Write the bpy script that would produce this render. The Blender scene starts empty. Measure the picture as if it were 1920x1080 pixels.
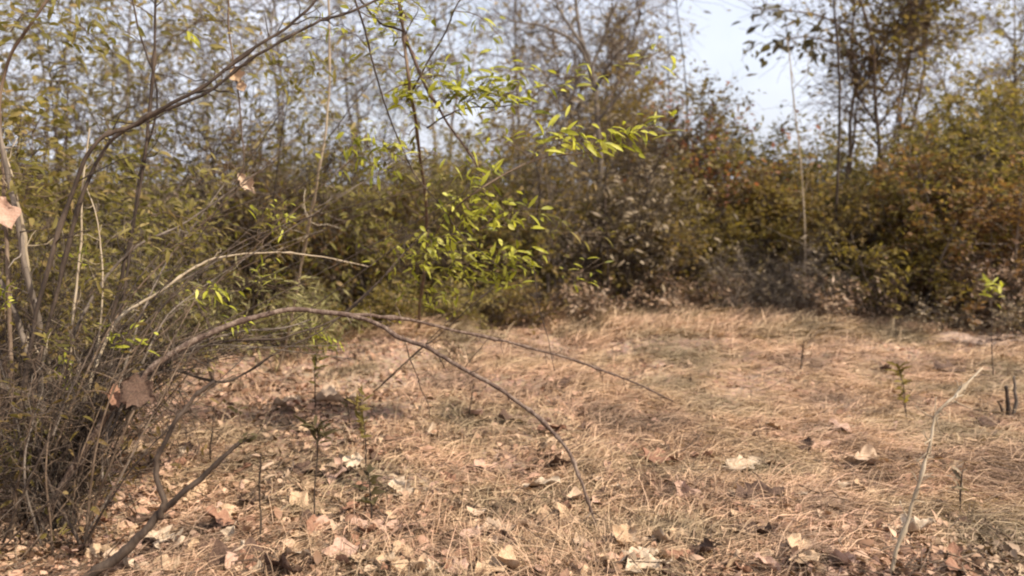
import bpy, math
import numpy as np
from mathutils import Vector

scene = bpy.context.scene
C = scene.collection

# ------------------------------------------------------------------ camera
PITCH = 7.6
FPX = 1507.0
CAM = np.array([0.0, 0.0, 1.5])
cam_d = bpy.data.cameras.new('camera')
cam_d.sensor_width = 36.0
cam_d.lens = FPX / 1920 * 36.0
cam_d.clip_start = 0.05
cam_d.clip_end = 1000
cam_d.dof.use_dof = True
cam_d.dof.focus_distance = 3.45
cam_d.dof.aperture_fstop = 1.5
cam = bpy.data.objects.new('camera', cam_d)
C.objects.link(cam)
cam.location = CAM
cam.rotation_euler = (math.radians(90 - PITCH), 0, 0)
scene.camera = cam

# ------------------------------------------------------------------ light
SUN_EL = 46.0
SUN_AZ = 116.0            # clockwise from +Y (the view direction) towards +X
world = bpy.data.worlds.new('World')
scene.world = world
world.use_nodes = True
nt = world.node_tree
for n in list(nt.nodes):
    nt.nodes.remove(n)
sky = nt.nodes.new('ShaderNodeTexSky')
sky.sky_type = 'NISHITA'
sky.sun_disc = False
sky.sun_elevation = math.radians(SUN_EL)
sky.sun_rotation = math.radians(SUN_AZ)
sky.air_density = 1.0
sky.dust_density = 3.5
sky.ozone_density = 1.0
tc = nt.nodes.new('ShaderNodeTexCoord')
cn = nt.nodes.new('ShaderNodeTexNoise')
cn.inputs['Scale'].default_value = 2.6
cn.inputs['Detail'].default_value = 6
cn.inputs['Roughness'].default_value = 0.55
cr = nt.nodes.new('ShaderNodeValToRGB')
cr.color_ramp.elements[0].position = 0.38
cr.color_ramp.elements[0].color = (0.56, 0.56, 0.56, 1)
cr.color_ramp.elements[1].position = 0.66
cr.color_ramp.elements[1].color = (0.9, 0.9, 0.9, 1)
mx = nt.nodes.new('ShaderNodeMix')
mx.data_type = 'RGBA'
mx.inputs[7].default_value = (6.9, 7.15, 8.1, 1)
bg = nt.nodes.new('ShaderNodeBackground')
bg.inputs['Strength'].default_value = 0.10
wo = nt.nodes.new('ShaderNodeOutputWorld')
nt.links.new(tc.outputs['Generated'], cn.inputs['Vector'])
nt.links.new(cn.outputs['Fac'], cr.inputs['Fac'])
nt.links.new(cr.outputs['Color'], mx.inputs[0])
nt.links.new(sky.outputs['Color'], mx.inputs[6])
nt.links.new(mx.outputs[2], bg.inputs['Color'])
nt.links.new(bg.outputs['Background'], wo.inputs['Surface'])

sun_d = bpy.data.lights.new('sun', 'SUN')
sun_d.energy = 4.6
sun_d.angle = math.radians(0.6)
sun_d.color = (1.0, 0.91, 0.77)
sun = bpy.data.objects.new('sun', sun_d)
C.objects.link(sun)
az, el = math.radians(SUN_AZ), math.radians(SUN_EL)
to_sun = Vector((math.sin(az) * math.cos(el), math.cos(az) * math.cos(el), math.sin(el)))
sun.rotation_euler = to_sun.to_track_quat('Z', 'Y').to_euler()
sun.location = (8, 4, 12)

scene.view_settings.view_transform = 'Standard'
scene.view_settings.look = 'None'
scene.view_settings.gamma = 1.0
scene.view_settings.exposure = 0.76
scene.cycles.max_bounces = 8
scene.cycles.diffuse_bounces = 4
scene.cycles.transmission_bounces = 4
scene.cycles.pixel_filter_type = 'BLACKMAN_HARRIS'
scene.cycles.filter_width = 2.1

# ------------------------------------------------------------------ maths helpers
cp, sp = math.cos(math.radians(PITCH)), math.sin(math.radians(PITCH))

def ray(px, py):
    u = (px - 960) / FPX
    v = -(py - 540) / FPX
    return np.array([u, cp + v * sp, -sp + v * cp])

def P(px, py, Y):
    d = ray(px, py)
    return CAM + d * (Y / d[1])

def smooth(t):
    return t * t * (3 - 2 * t)

def lattice(ix, iy, seed):
    h = (ix.astype(np.int64) * 374761393 + iy.astype(np.int64) * 668265263 + seed * 982451653) & 0x7fffffff
    h = ((h ^ (h >> 13)) * 1274126177) & 0x7fffffff
    h = h ^ (h >> 16)
    return (h & 0xffff) / 65535.0

def vnoise(x, y, seed=0):
    x = np.asarray(x, float); y = np.asarray(y, float)
    ix, iy = np.floor(x), np.floor(y)
    fx, fy = smooth(x - ix), smooth(y - iy)
    a = lattice(ix, iy, seed); b = lattice(ix + 1, iy, seed)
    c = lattice(ix, iy + 1, seed); d = lattice(ix + 1, iy + 1, seed)
    return (a * (1 - fx) + b * fx) * (1 - fy) + (c * (1 - fx) + d * fx) * fy

def fbm(x, y, seed=0, o=3):
    s, a, t = 0, 1.0, 0
    for i in range(o):
        s = s + a * vnoise(x * 2 ** i, y * 2 ** i, seed + i); t += a; a *= 0.5
    return s / t

def height(x, y):
    x = np.asarray(x, float); y = np.asarray(y, float)
    h = 0.16 * (fbm(x * 0.55, y * 0.55, 3, 2) - 0.5)
    h = h + 0.17 * (fbm(x * 1.7, y * 1.7, 9, 3) - 0.5)
    far = np.clip((y - 16) / 30, 0, 1)
    return h * (1 - far)

def G(px, py):
    """where the ray through (px, py) meets the ground"""
    d = ray(px, py)
    t = CAM[2] / -d[2]
    for _ in range(6):
        p = CAM + d * t
        t = (CAM[2] - float(height(p[0], p[1]))) / -d[2]
    p = CAM + d * t
    return np.array([p[0], p[1], float(height(p[0], p[1]))])

def norm(a):
    return a / np.maximum(np.linalg.norm(a, axis=-1, keepdims=True), 1e-9)

# ------------------------------------------------------------------ mesh helpers
class Geo:
    def __init__(s):
        s.v, s.q, s.t, s.n = [], [], [], 0
    def add(s, v, q=None, t=None):
        v = np.asarray(v, float).reshape(-1, 3)
        if q is not None and len(q): s.q.append(np.asarray(q, int).reshape(-1, 4) + s.n)
        if t is not None and len(t): s.t.append(np.asarray(t, int).reshape(-1, 3) + s.n)
        s.v.append(v); s.n += len(v)
    def mesh(s, name, mat, flat=False):
        me = bpy.data.meshes.new(name)
        v = np.concatenate(s.v)
        q = np.concatenate(s.q) if s.q else np.zeros((0, 4), int)
        t = np.concatenate(s.t) if s.t else np.zeros((0, 3), int)
        nl = q.size + t.size
        me.vertices.add(len(v)); me.vertices.foreach_set('co', v.astype(np.float32).ravel())
        me.loops.add(nl)
        me.loops.foreach_set('vertex_index', np.concatenate([q.ravel(), t.ravel()]).astype(np.int32))
        me.polygons.add(len(q) + len(t))
        st = np.concatenate([np.arange(len(q)) * 4, q.size + np.arange(len(t)) * 3]).astype(np.int32)
        me.polygons.foreach_set('loop_start', st)
        me.update(calc_edges=True)
        if not flat:
            me.shade_smooth()
        me.materials.append(mat)
        return me

def link(name, me, parent=None, loc=None):
    o = bpy.data.objects.new(name, me)
    C.objects.link(o)
    if loc is not None: o.location = loc
    if parent is not None: o.parent = parent
    return o

def empty(name, loc, label, cat, group=None):
    o = bpy.data.objects.new(name, None)
    o.empty_display_size = 0.1
    C.objects.link(o)
    o.location = loc
    o['label'] = label; o['category'] = cat
    if group: o['group'] = group
    return o

def tubes(g, Pts, R, k=4):
    """Pts (N,M,3), R (N,M): N tubes of M rings, k sides, closed tip and base"""
    N, M, _ = Pts.shape
    T = norm(np.gradient(Pts, axis=1))
    ref = np.array([0.33, 0.87, 0.21]); ref /= np.linalg.norm(ref)
    ref = np.broadcast_to(ref, T.shape)
    A = norm(np.cross(T, ref)); B = np.cross(T, A)
    a = np.arange(k) * 2 * math.pi / k
    V = Pts[:, :, None] + R[:, :, None, None] * (A[:, :, None] * np.cos(a)[None, None, :, None] + B[:, :, None] * np.sin(a)[None, None, :, None])
    idx = np.arange(N * M * k).reshape(N, M, k)
    nx = np.roll(idx, -1, axis=2)
    q = np.stack([idx[:, :-1], nx[:, :-1], nx[:, 1:], idx[:, 1:]], -1).reshape(-1, 4)
    t = []
    for j in range(1, k - 1):
        t.append(np.stack([idx[:, -1, 0], idx[:, -1, j], idx[:, -1, j + 1]], -1))
        t.append(np.stack([idx[:, 0, 0], idx[:, 0, j + 1], idx[:, 0, j]], -1))
    g.add(V, q, np.concatenate(t))

def leaves_far(g, c, d, n, L, W):
    """rhombus leaves, slightly folded"""
    d = norm(d); s = norm(np.cross(d, n)); n = np.cross(s, d)
    L = L[:, None]; W = W[:, None]
    v = np.stack([c, c + d * L * 0.45 + s * W * 0.5 + n * W * 0.14, c + d * L, c + d * L * 0.45 - s * W * 0.5 + n * W * 0.14], 1)
    N = len(c)
    g.add(v, np.arange(N * 4).reshape(N, 4))

def leaves_near(g, c, d, n, L, W, droop=0.25):
    """curved lance-shaped leaves with a folded midrib"""
    d = norm(d); s = norm(np.cross(d, n)); n = np.cross(s, d)
    L = L[:, None]; W = W[:, None]
    rows = [c]
    for t, w in ((0.22, 0.75), (0.5, 1.0), (0.78, 0.62)):
        m = c + d * L * t * (1 - 0.1 * droop * t) - n * L * droop * t * t
        rows += [m + s * W * 0.5 * w + n * W * 0.18 * w, m, m - s * W * 0.5 * w + n * W * 0.18 * w]
    rows.append(c + d * L * (1 - 0.1 * droop) - n * L * droop)
    v = np.stack(rows, 1); N = len(c)
    b = (np.arange(N) * 11)[:, None]
    q = np.concatenate([b + np.array([[1, 2, 5, 4]]), b + np.array([[2, 3, 6, 5]]), b + np.array([[4, 5, 8, 7]]), b + np.array([[5, 6, 9, 8]])])
    t = np.concatenate([b + np.array([[0, 2, 1]]), b + np.array([[0, 3, 2]]), b + np.array([[7, 8, 10]]), b + np.array([[8, 9, 10]])])
    g.add(v, q, t)

def spline(pts, m=8):
    """Catmull-Rom through the points"""
    p = np.asarray(pts, float)
    p = np.concatenate([[2 * p[0] - p[1]], p, [2 * p[-1] - p[-2]]])
    out = []
    for i in range(1, len(p) - 2):
        for t in np.linspace(0, 1, m, endpoint=False):
            a, b, c, d = p[i - 1], p[i], p[i + 1], p[i + 2]
            out.append(0.5 * (2 * b + (c - a) * t + (2 * a - 5 * b + 4 * c - d) * t * t + (3 * b - a - 3 * c + d) * t ** 3))
    out.append(p[-2])
    return np.array(out)

# ------------------------------------------------------------------ materials
def new_mat(name):
    m = bpy.data.materials.new(name); m.use_nodes = True
    for n in list(m.node_tree.nodes): m.node_tree.nodes.remove(n)
    return m, m.node_tree

def ramp(nt, cols, pos=None, interp='LINEAR'):
    r = nt.nodes.new('ShaderNodeValToRGB'); e = r.color_ramp.elements
    r.color_ramp.interpolation = interp
    n = len(cols)
    pos = pos or [i / (n - 1) for i in range(n)]
    e[0].position = pos[0]; e[0].color = (*cols[0], 1)
    e[1].position = pos[-1]; e[1].color = (*cols[-1], 1)
    for i in range(1, n - 1):
        x = e.new(pos[i]); x.color = (*cols[i], 1)
    return r

def leaf_mat(name, cols, trans=0.5, rough=0.6, spec=0.25, tcol=1.3, noise=1.2, patches=None):
    """each leaf takes its own tone; patches of the crown differ too"""
    m, nt = new_mat(name)
    geo = nt.nodes.new('ShaderNodeNewGeometry')
    tco = nt.nodes.new('ShaderNodeTexCoord')
    ns = nt.nodes.new('ShaderNodeTexNoise'); ns.inputs['Scale'].default_value = noise; ns.inputs['Detail'].default_value = 3
    nt.links.new(tco.outputs['Object'], ns.inputs['Vector'])
    ma = nt.nodes.new('ShaderNodeMath'); ma.operation = 'MULTIPLY_ADD'
    ma.inputs[1].default_value = 1.1; ma.inputs[2].default_value = -0.55
    nt.links.new(ns.outputs['Fac'], ma.inputs[0])
    ad = nt.nodes.new('ShaderNodeMath'); ad.operation = 'ADD'; ad.use_clamp = True
    nt.links.new(geo.outputs['Random Per Island'], ad.inputs[0]); nt.links.new(ma.outputs[0], ad.inputs[1])
    r = ramp(nt, cols)
    nt.links.new(ad.outputs[0], r.inputs['Fac'])
    if patches:      # kinds of straw and litter growing in patches
        n2 = nt.nodes.new('ShaderNodeTexNoise'); n2.inputs['Scale'].default_value = 1.15; n2.inputs['Detail'].default_value = 4
        nt.links.new(tco.outputs['Object'], n2.inputs['Vector'])
        r2 = ramp(nt, patches, [0.36, 0.46, 0.54, 0.64]); nt.links.new(n2.outputs['Fac'], r2.inputs['Fac'])
        mm = nt.nodes.new('ShaderNodeMix'); mm.data_type = 'RGBA'; mm.blend_type = 'MULTIPLY'; mm.inputs[0].default_value = 1
        nt.links.new(r.outputs['Color'], mm.inputs[6]); nt.links.new(r2.outputs['Color'], mm.inputs[7])
        class _O: outputs = {'Color': mm.outputs[2]}
        r = _O
    pb = nt.nodes.new('ShaderNodeBsdfPrincipled')
    pb.inputs['Roughness'].default_value = rough
    pb.inputs['Specular IOR Level'].default_value = spec
    nt.links.new(r.outputs['Color'], pb.inputs['Base Color'])
    tl = nt.nodes.new('ShaderNodeBsdfTranslucent')
    br = nt.nodes.new('ShaderNodeMix'); br.data_type = 'RGBA'; br.blend_type = 'MULTIPLY'
    br.inputs[0].default_value = 1.0; br.inputs[7].default_value = (tcol, tcol * 1.02, tcol * 0.6, 1)
    nt.links.new(r.outputs['Color'], br.inputs[6]); nt.links.new(br.outputs[2], tl.inputs['Color'])
    mix = nt.nodes.new('ShaderNodeMixShader'); mix.inputs[0].default_value = trans
    nt.links.new(pb.outputs[0], mix.inputs[1]); nt.links.new(tl.outputs[0], mix.inputs[2])
    o = nt.nodes.new('ShaderNodeOutputMaterial'); nt.links.new(mix.outputs[0], o.inputs['Surface'])
    return m

def bark_mat(name, cols, scale=14):
    m, nt = new_mat(name)
    tco = nt.nodes.new('ShaderNodeTexCoord')
    mp = nt.nodes.new('ShaderNodeMapping'); mp.inputs['Scale'].default_value = (1, 1, 0.35)
    nt.links.new(tco.outputs['Object'], mp.inputs['Vector'])
    ns = nt.nodes.new('ShaderNodeTexNoise'); ns.inputs['Scale'].default_value = scale; ns.inputs['Detail'].default_value = 6; ns.inputs['Roughness'].default_value = 0.7
    nt.links.new(mp.outputs[0], ns.inputs['Vector'])
    geo = nt.nodes.new('ShaderNodeNewGeometry')
    ma = nt.nodes.new('ShaderNodeMath'); ma.operation = 'MULTIPLY_ADD'; ma.inputs[1].default_value = 0.4; ma.inputs[2].default_value = -0.2
    nt.links.new(geo.outputs['Random Per Island'], ma.inputs[0])
    ad = nt.nodes.new('ShaderNodeMath'); ad.operation = 'ADD'; ad.use_clamp = True
    nt.links.new(ns.outputs['Fac'], ad.inputs[0]); nt.links.new(ma.outputs[0], ad.inputs[1])
    r = ramp(nt, cols, [0.25, 0.5, 0.75] if len(cols) == 3 else None)
    nt.links.new(ad.outputs[0], r.inputs['Fac'])
    pb = nt.nodes.new('ShaderNodeBsdfPrincipled'); pb.inputs['Roughness'].default_value = 0.8; pb.inputs['Specular IOR Level'].default_value = 0.3
    nt.links.new(r.outputs['Color'], pb.inputs['Base Color'])
    bp = nt.nodes.new('ShaderNodeBump'); bp.inputs['Strength'].default_value = 0.5; bp.inputs['Distance'].default_value = 0.01
    nt.links.new(ns.outputs['Fac'], bp.inputs['Height']); nt.links.new(bp.outputs[0], pb.inputs['Normal'])
    o = nt.nodes.new('ShaderNodeOutputMaterial'); nt.links.new(pb.outputs[0], o.inputs['Surface'])
    return m

M = {}
M['olive'] = leaf_mat('olive_leaves', [(0.114, 0.09, 0.024), (0.162, 0.128, 0.034), (0.21, 0.163, 0.044), (0.265, 0.199, 0.066), (0.293, 0.196, 0.088)])
M['green'] = leaf_mat('green_leaves', [(0.118, 0.101, 0.026), (0.162, 0.14, 0.035), (0.207, 0.176, 0.044), (0.26, 0.212, 0.063), (0.282, 0.205, 0.082)])
M['greygreen'] = leaf_mat('grey_green_leaves', [(0.135, 0.112, 0.036), (0.196, 0.162, 0.051), (0.248, 0.202, 0.068), (0.315, 0.248, 0.099), (0.322, 0.241, 0.106)])
M['brown'] = leaf_mat('brown_leaves', [(0.108, 0.072, 0.025), (0.165, 0.109, 0.037), (0.208, 0.138, 0.049), (0.253, 0.171, 0.072), (0.176, 0.131, 0.037)])
M['rust'] = leaf_mat('rust_leaves', [(0.122, 0.066, 0.028), (0.178, 0.094, 0.039), (0.216, 0.115, 0.048), (0.247, 0.151, 0.069), (0.172, 0.115, 0.037)])
M['gold'] = leaf_mat('golden_leaves', [(0.12, 0.086, 0.023), (0.175, 0.125, 0.031), (0.217, 0.158, 0.039), (0.242, 0.188, 0.055), (0.175, 0.107, 0.039)])
M['red'] = leaf_mat('red_leaves', [(.16, .05, .03), (.30, .10, .055), (.38, .15, .08), (.42, .24, .15)])
M['grey'] = leaf_mat('withered_leaves', [(0.101, 0.075, 0.044), (0.184, 0.136, 0.08), (0.258, 0.194, 0.124), (0.331, 0.255, 0.176)], trans=0.2)
M['bright'] = leaf_mat('bright_leaves', [(.15, .155, .02), (.31, .30, .032), (.47, .455, .06), (.64, .60, .18)], trans=0.45, tcol=1.2, rough=0.45)
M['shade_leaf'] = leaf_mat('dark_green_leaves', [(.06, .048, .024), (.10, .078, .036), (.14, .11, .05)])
M['dead'] = leaf_mat('dead_leaves', [(0.107, 0.06, 0.035), (0.221, 0.132, 0.078), (0.328, 0.216, 0.136), (0.41, 0.296, 0.203), (0.295, 0.184, 0.121)], trans=0.15, noise=3)
M['litter'] = leaf_mat('litter', [(.06, .035, .02), (.14, .085, .052), (.22, .14, .09), (.32, .21, .145), (.40, .275, .20), (.47, .35, .25)], trans=0.08, noise=1.0, patches=[(.70, .69, .62), (1.08, 1.0, .90), (1.16, 1.0, .93), (.74, .66, .65)])
M['straw'] = leaf_mat('straw', [(.13, .09, .06), (.25, .18, .12), (.40, .295, .195), (.53, .405, .28), (.52, .365, .265)], trans=0.2, noise=1.6, tcol=1.1, patches=[(.70, .69, .62), (1.08, 1.0, .90), (1.16, 1.0, .93), (.74, .66, .65)])
M['sedge'] = leaf_mat('sedge_leaves', [(.09, .078, .03), (.16, .14, .05), (.23, .20, .075), (.33, .27, .13)], trans=0.25)
M['bark_grey'] = bark_mat('grey_bark', [(.045, .033, .025), (.115, .088, .067), (.25, .20, .155)])
M['bark_pale'] = bark_mat('pale_bark', [(.17, .125, .08), (.31, .24, .16), (.48, .39, .28)])
M['bark_dark'] = bark_mat('dark_bark', [(.015, .010, .007), (.04, .026, .018), (.11, .077, .054)])
M['bark_brown'] = bark_mat('brown_bark', [(.045, .028, .018), (.105, .068, .043), (.22, .155, .105)])
M['bark_cane'] = bark_mat('cane_bark', [(.03, .018, .013), (.085, .052, .038), (.27, .20, .15)], 45)

def solid(name, cols, scale, bump=0.3):
    m = bark_mat(name, cols, scale); return m

FALL = {
 'pale': solid('pale_dry_leaf', [(.20, .13, .08), (.40, .28, .19), (.52, .39, .28)], 11),
 'cream': solid('cream_dry_leaf', [(.22, .15, .095), (.44, .33, .23), (.56, .45, .33)], 11),
 'tan': solid('tan_dry_leaf', [(.26, .16, .09), (.42, .28, .17), (.52, .38, .25)], 18),
 'pink': solid('pinkish_dry_leaf', [(.26, .15, .105), (.40, .25, .18), (.50, .34, .26)], 18),
 'rust': solid('rusty_dry_leaf', [(.12, .055, .03), (.23, .115, .07), (.34, .19, .12)], 18),
 'dark': solid('dark_brown_dry_leaf', [(.035, .02, .014), (.08, .045, .03), (.15, .09, .06)], 18),
}

# ------------------------------------------------------------------ ground
def make_ground():
    xs = np.concatenate([-np.geomspace(180, 9, 26), np.linspace(-8.8, 8.8, 300), np.geomspace(9, 180, 26)])
    ys = np.concatenate([-np.geomspace(60, 1.5, 12), np.linspace(-1, 15, 290), np.geomspace(15.3, 260, 30)])
    X, Y = np.meshgrid(xs, ys)
    Z = height(X, Y) + 0.03 * (fbm(X * 7, Y * 7, 21, 2) - 0.5) * (np.abs(X) < 9)
    V = np.stack([X, Y, Z], -1)
    i = np.arange(len(xs) * len(ys)).reshape(len(ys), len(xs))
    q = np.stack([i[:-1, :-1], i[:-1, 1:], i[1:, 1:], i[1:, :-1]], -1)
    g = Geo(); g.add(V, q)
    m, nt = new_mat('dry_soil')
    tco = nt.nodes.new('ShaderNodeTexCoord')
    n1 = nt.nodes.new('ShaderNodeTexNoise'); n1.inputs['Scale'].default_value = 0.9; n1.inputs['Detail'].default_value = 4
    n2 = nt.nodes.new('ShaderNodeTexNoise'); n2.inputs['Scale'].default_value = 22; n2.inputs['Detail'].default_value = 8; n2.inputs['Roughness'].default_value = 0.7
    vo = nt.nodes.new('ShaderNodeTexVoronoi'); vo.inputs['Scale'].default_value = 30
    for n in (n1, n2, vo): nt.links.new(tco.outputs['Object'], n.inputs['Vector'])
    r1 = ramp(nt, [(.25, .165, .115), (.41, .28, .20), (.56, .40, .295)], [0.3, 0.5, 0.7])
    r2 = ramp(nt, [(.45, .42, .40), (.85, .85, .85), (1.15, 1.12, 1.08)], [0.3, 0.5, 0.75])
    nt.links.new(n1.outputs['Fac'], r1.inputs['Fac']); nt.links.new(n2.outputs['Fac'], r2.inputs['Fac'])
    mu = nt.nodes.new('ShaderNodeMix'); mu.data_type = 'RGBA'; mu.blend_type = 'MULTIPLY'; mu.inputs[0].default_value = 1
    nt.links.new(r1.outputs['Color'], mu.inputs[6]); nt.links.new(r2.outputs['Color'], mu.inputs[7])
    mv = nt.nodes.new('ShaderNodeMix'); mv.data_type = 'RGBA'; mv.blend_type = 'OVERLAY'; mv.inputs[0].default_value = 0.35
    nt.links.new(mu.outputs[2], mv.inputs[6]); nt.links.new(vo.outputs['Color'], mv.inputs[7])
    hs = nt.nodes.new('ShaderNodeMix'); hs.data_type = 'RGBA'; hs.inputs[0].default_value = 0.75
    nt.links.new(mv.outputs[2], hs.inputs[6]); nt.links.new(mu.outputs[2], hs.inputs[7])
    pb = nt.nodes.new('ShaderNodeBsdfPrincipled'); pb.inputs['Roughness'].default_value = 0.95; pb.inputs['Specular IOR Level'].default_value = 0.1
    nt.links.new(hs.outputs[2], pb.inputs['Base Color'])
    bp = nt.nodes.new('ShaderNodeBump'); bp.inputs['Strength'].default_value = 0.8; bp.inputs['Distance'].default_value = 0.03
    nt.links.new(n2.outputs['Fac'], bp.inputs['Height']); nt.links.new(bp.outputs[0], pb.inputs['Normal'])
    o = nt.nodes.new('ShaderNodeOutputMaterial'); nt.links.new(pb.outputs[0], o.inputs['Surface'])
    ob = link('ground', g.mesh('ground', m)); ob['kind'] = 'structure'
    ob['label'] = 'uneven dry brown earth under straw and leaf litter'
make_ground()

def make_track():
    """bare strip of packed earth crossing the right of the clearing"""
    xs = np.linspace(3.9, 9.5, 90); ts = np.linspace(-1, 1, 16)
    X, T = np.meshgrid(xs, ts)
    Yc = 7.25 + 0.10 * (X - 3.4) + 0.15 * (vnoise(X * 0.8, X * 0, 5) - 0.5)
    W = (0.30 + 0.16 * vnoise(X * 3, T * 0 + 2, 6)) * np.clip((X - 3.9) / 1.2, 0.02, 1) ** 0.5
    Y = Yc + T * W
    Z = height(X, Y) + 0.012 + 0.02 * (1 - T ** 2)
    g = Geo(); i = np.arange(X.size).reshape(X.shape)
    g.add(np.stack([X, Y, Z], -1), np.stack([i[:-1, :-1], i[:-1, 1:], i[1:, 1:], i[1:, :-1]], -1))
    ob = link('dirt_track', g.mesh('dirt_track', solid('packed_earth', [(.26, .175, .13), (.36, .25, .19), (.48, .35, .27)], 9)))
    ob['kind'] = 'structure'; ob['label'] = 'strip of bare packed earth crossing the right of the clearing'
make_track()

# ------------------------------------------------------------------ plants: the grower
def walk(rng, start, direc, length, M_, wob, up=0.0, droop=0.0):
    """N wandering paths of M_ points"""
    N = len(start)
    s = np.linspace(0, 1, M_)[None, :, None]
    d = norm(direc)[:, None, :]
    w = np.cumsum(rng.normal(0, 1, (N, M_, 3)), axis=1); w -= w[:, :1]
    L = length[:, None, None]
    p = start[:, None, :] + d * L * s + w * L * wob / math.sqrt(M_)
    p[:, :, 2] += (length[:, None] * (up * s[:, :, 0] ** 2 - droop * s[:, :, 0] ** 2))
    return p

def sample(Pth, i, t):
    M_ = Pth.shape[1]
    f = t * (M_ - 1); a = np.minimum(f.astype(int), M_ - 2); fr = (f - a)[:, None]
    p0, p1 = Pth[i, a], Pth[i, a + 1]
    return p0 * (1 - fr) + p1 * fr, norm(p1 - p0)

def rdir(rng, n):
    return norm(rng.normal(0, 1, (n, 3)))

def grow(rng, H, W, n0=5, n1=60, n2=400, nl=3000, LL=.06, LW=.028, r0=.02, low=.15, l1=.45, l2=.22, base=.1,
         droop=0.1, flat=0.5, near=False, top_bias=1.0, wob=.1, tri=3, lean=(0, 0)):
    """wood geometry and leaf geometry of one plant in its own coordinates"""
    wood, leaf = Geo(), Geo()
    th = rng.uniform(0, 2 * math.pi, n0); rr = np.sqrt(rng.uniform(0, 1, n0))
    st = np.stack([np.cos(th) * rr * base, np.sin(th) * rr * base, np.full(n0, -0.06)], -1)
    out = np.stack([np.cos(th) * rr * W * 0.75 + lean[0], np.sin(th) * rr * W * 0.75 + lean[1], np.zeros(n0)], -1)
    hh = H * rng.uniform(.72, 1.0, n0) * (1 - .25 * rr ** 2)
    M0 = 10
    s = np.linspace(0, 1, M0)[None, :, None]
    p0 = st[:, None] + out[:, None] * s ** 1.4
    p0[:, :, 2] += hh[:, None] * (s[:, :, 0] ** .9)
    w = np.cumsum(rng.normal(0, 1, p0.shape), 1); w -= w[:, :1]
    p0 += w * H * wob * .25 / math.sqrt(M0)
    R = r0 * rng.uniform(.6, 1.1, n0)[:, None] * (1 - .85 * np.linspace(0, 1, M0))[None]
    tubes(wood, p0, R, 6 if near else 5)
    i = rng.integers(0, n0, n1); t = low + (1 - low) * rng.uniform(0, 1, n1) ** (1 / top_bias)
    b, tg = sample(p0, i, t)
    L1 = H * l1 * rng.uniform(.5, 1.1, n1) * (1.15 - .7 * t)
    d = norm(tg * .45 + rdir(rng, n1) * np.array([1, 1, .55]) * .9)
    p1 = walk(rng, b, d, L1, 7, wob * 1.4, up=.12, droop=droop)
    R1 = (r0 * .36 * rng.uniform(.5, 1, n1))[:, None] * (1 - .8 * np.linspace(0, 1, 7))[None]
    tubes(wood, p1, R1, 4)
    i2 = rng.integers(0, n1, n2); t2 = rng.uniform(.25, 1, n2)
    b2, tg2 = sample(p1, i2, t2)
    d2 = norm(tg2 * .5 + rdir(rng, n2) * .8)
    L2 = H * l2 * rng.uniform(.4, 1.1, n2)
    p2 = walk(rng, b2, d2, L2, 5, wob * 1.6, up=0, droop=droop * 1.5)
    R2 = np.maximum((r0 * .12 * rng.uniform(.6, 1, n2)), .0016)[:, None] * (1 - .6 * np.linspace(0, 1, 5))[None]
    tubes(wood, p2, R2, tri)
    if nl:
        i3 = rng.integers(0, n2, nl); t3 = rng.uniform(.1, 1, nl)
        b3, tg3 = sample(p2, i3, t3)
        b3 = b3 + rng.normal(0, LL * .25, (nl, 3))
        d3 = tg3 * .5 + rdir(rng, nl) * np.array([1, 1, .45]); d3[:, 2] -= droop
        n3 = rdir(rng, nl) + np.array([0, 0, flat * 2.0])
        Ls = LL * rng.uniform(.4, 1.4, nl); Ws = LW * rng.uniform(.6, 1.2, nl)
        (leaves_near if near else leaves_far)(leaf, b3, d3, n3, Ls, Ws)
    return wood, leaf

def plant(name, cat, label, px, Y, top, seed, leafm, barkm='bark_grey', Wm=1.0, group=None, part=('stems', 'foliage'), H=None, **kw):
    x = (px - 960) / FPX * Y / cp * 1.0
    loc = np.array([P(px, 560, Y)[0], Y, 0.0]); loc[2] = float(height(loc[0], loc[1]))
    if H is None: H = P(px, top, Y)[2] - loc[2]
    rng = np.random.default_rng(seed)
    w, l = grow(rng, H, Wm, **kw)
    o = empty(name, loc, label, cat, group)
    link(part[0], w.mesh(part[0], M[barkm]), o)
    if l.n:
        link(part[1], l.mesh(part[1], M[leafm], flat=True), o)
    return o

BK = ('stems', 'foliage'); TR = ('trunk', 'crown')
# ---- row at the back (15 to 21 m): tall thin trees whose crowns leave the sky showing
def tree(px, Y, top, seed, leafm, label, **kw):
    a = dict(n0=2, n1=46, n2=360, nl=2600, LL=.14, LW=.065, r0=.055, low=.28, l1=.42, l2=.17, Wm=1.0, base=.15, barkm='bark_grey', part=TR, wob=.12, group='trees at the back of the thicket')
    a.update(kw)
    a['nl'] = int(a['nl'] * (.7 if px < 900 else .5))
    return plant('tree', 'tree', label, px, Y, top, seed, leafm, **a)

tree(-60, 15, -260, 11, 'olive', 'olive crowned tree at the far left edge, rising out of frame', n0=3, nl=4500)
tree(95, 17, -300, 12, 'greygreen', 'grey green tree behind the left thicket, just right of the edge tree', nl=3600)
tree(250, 15.5, -260, 13, 'olive', 'thin olive tree behind the two tall dark leaning stems', nl=2600)
tree(400, 18, -220, 14, 'grey', 'nearly bare grey tree with pale sky around it at upper left', nl=900, n1=60)
tree(540, 15.5, -300, 15, 'greygreen', 'grey green tree behind the crossing dark branches', nl=1900)
tree(680, 19, -240, 16, 'grey', 'sparse withered tree left of the green sapling', nl=1000, n1=60)
tree(830, 17, -300, 17, 'olive', 'thin olive tree behind the bright green leaf sprays', nl=1300)
tree(960, 19, -200, 18, 'grey', 'bare grey tree seen through pale sky at top centre', nl=700, n1=60)
tree(1095, 14.5, -120, 19, 'grey', 'grey brown tree with a wide tangled crown behind the bare forked tree', nl=2600, n0=4, n1=90, n2=1100, barkm='bark_brown', Wm=1.3)
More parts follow.
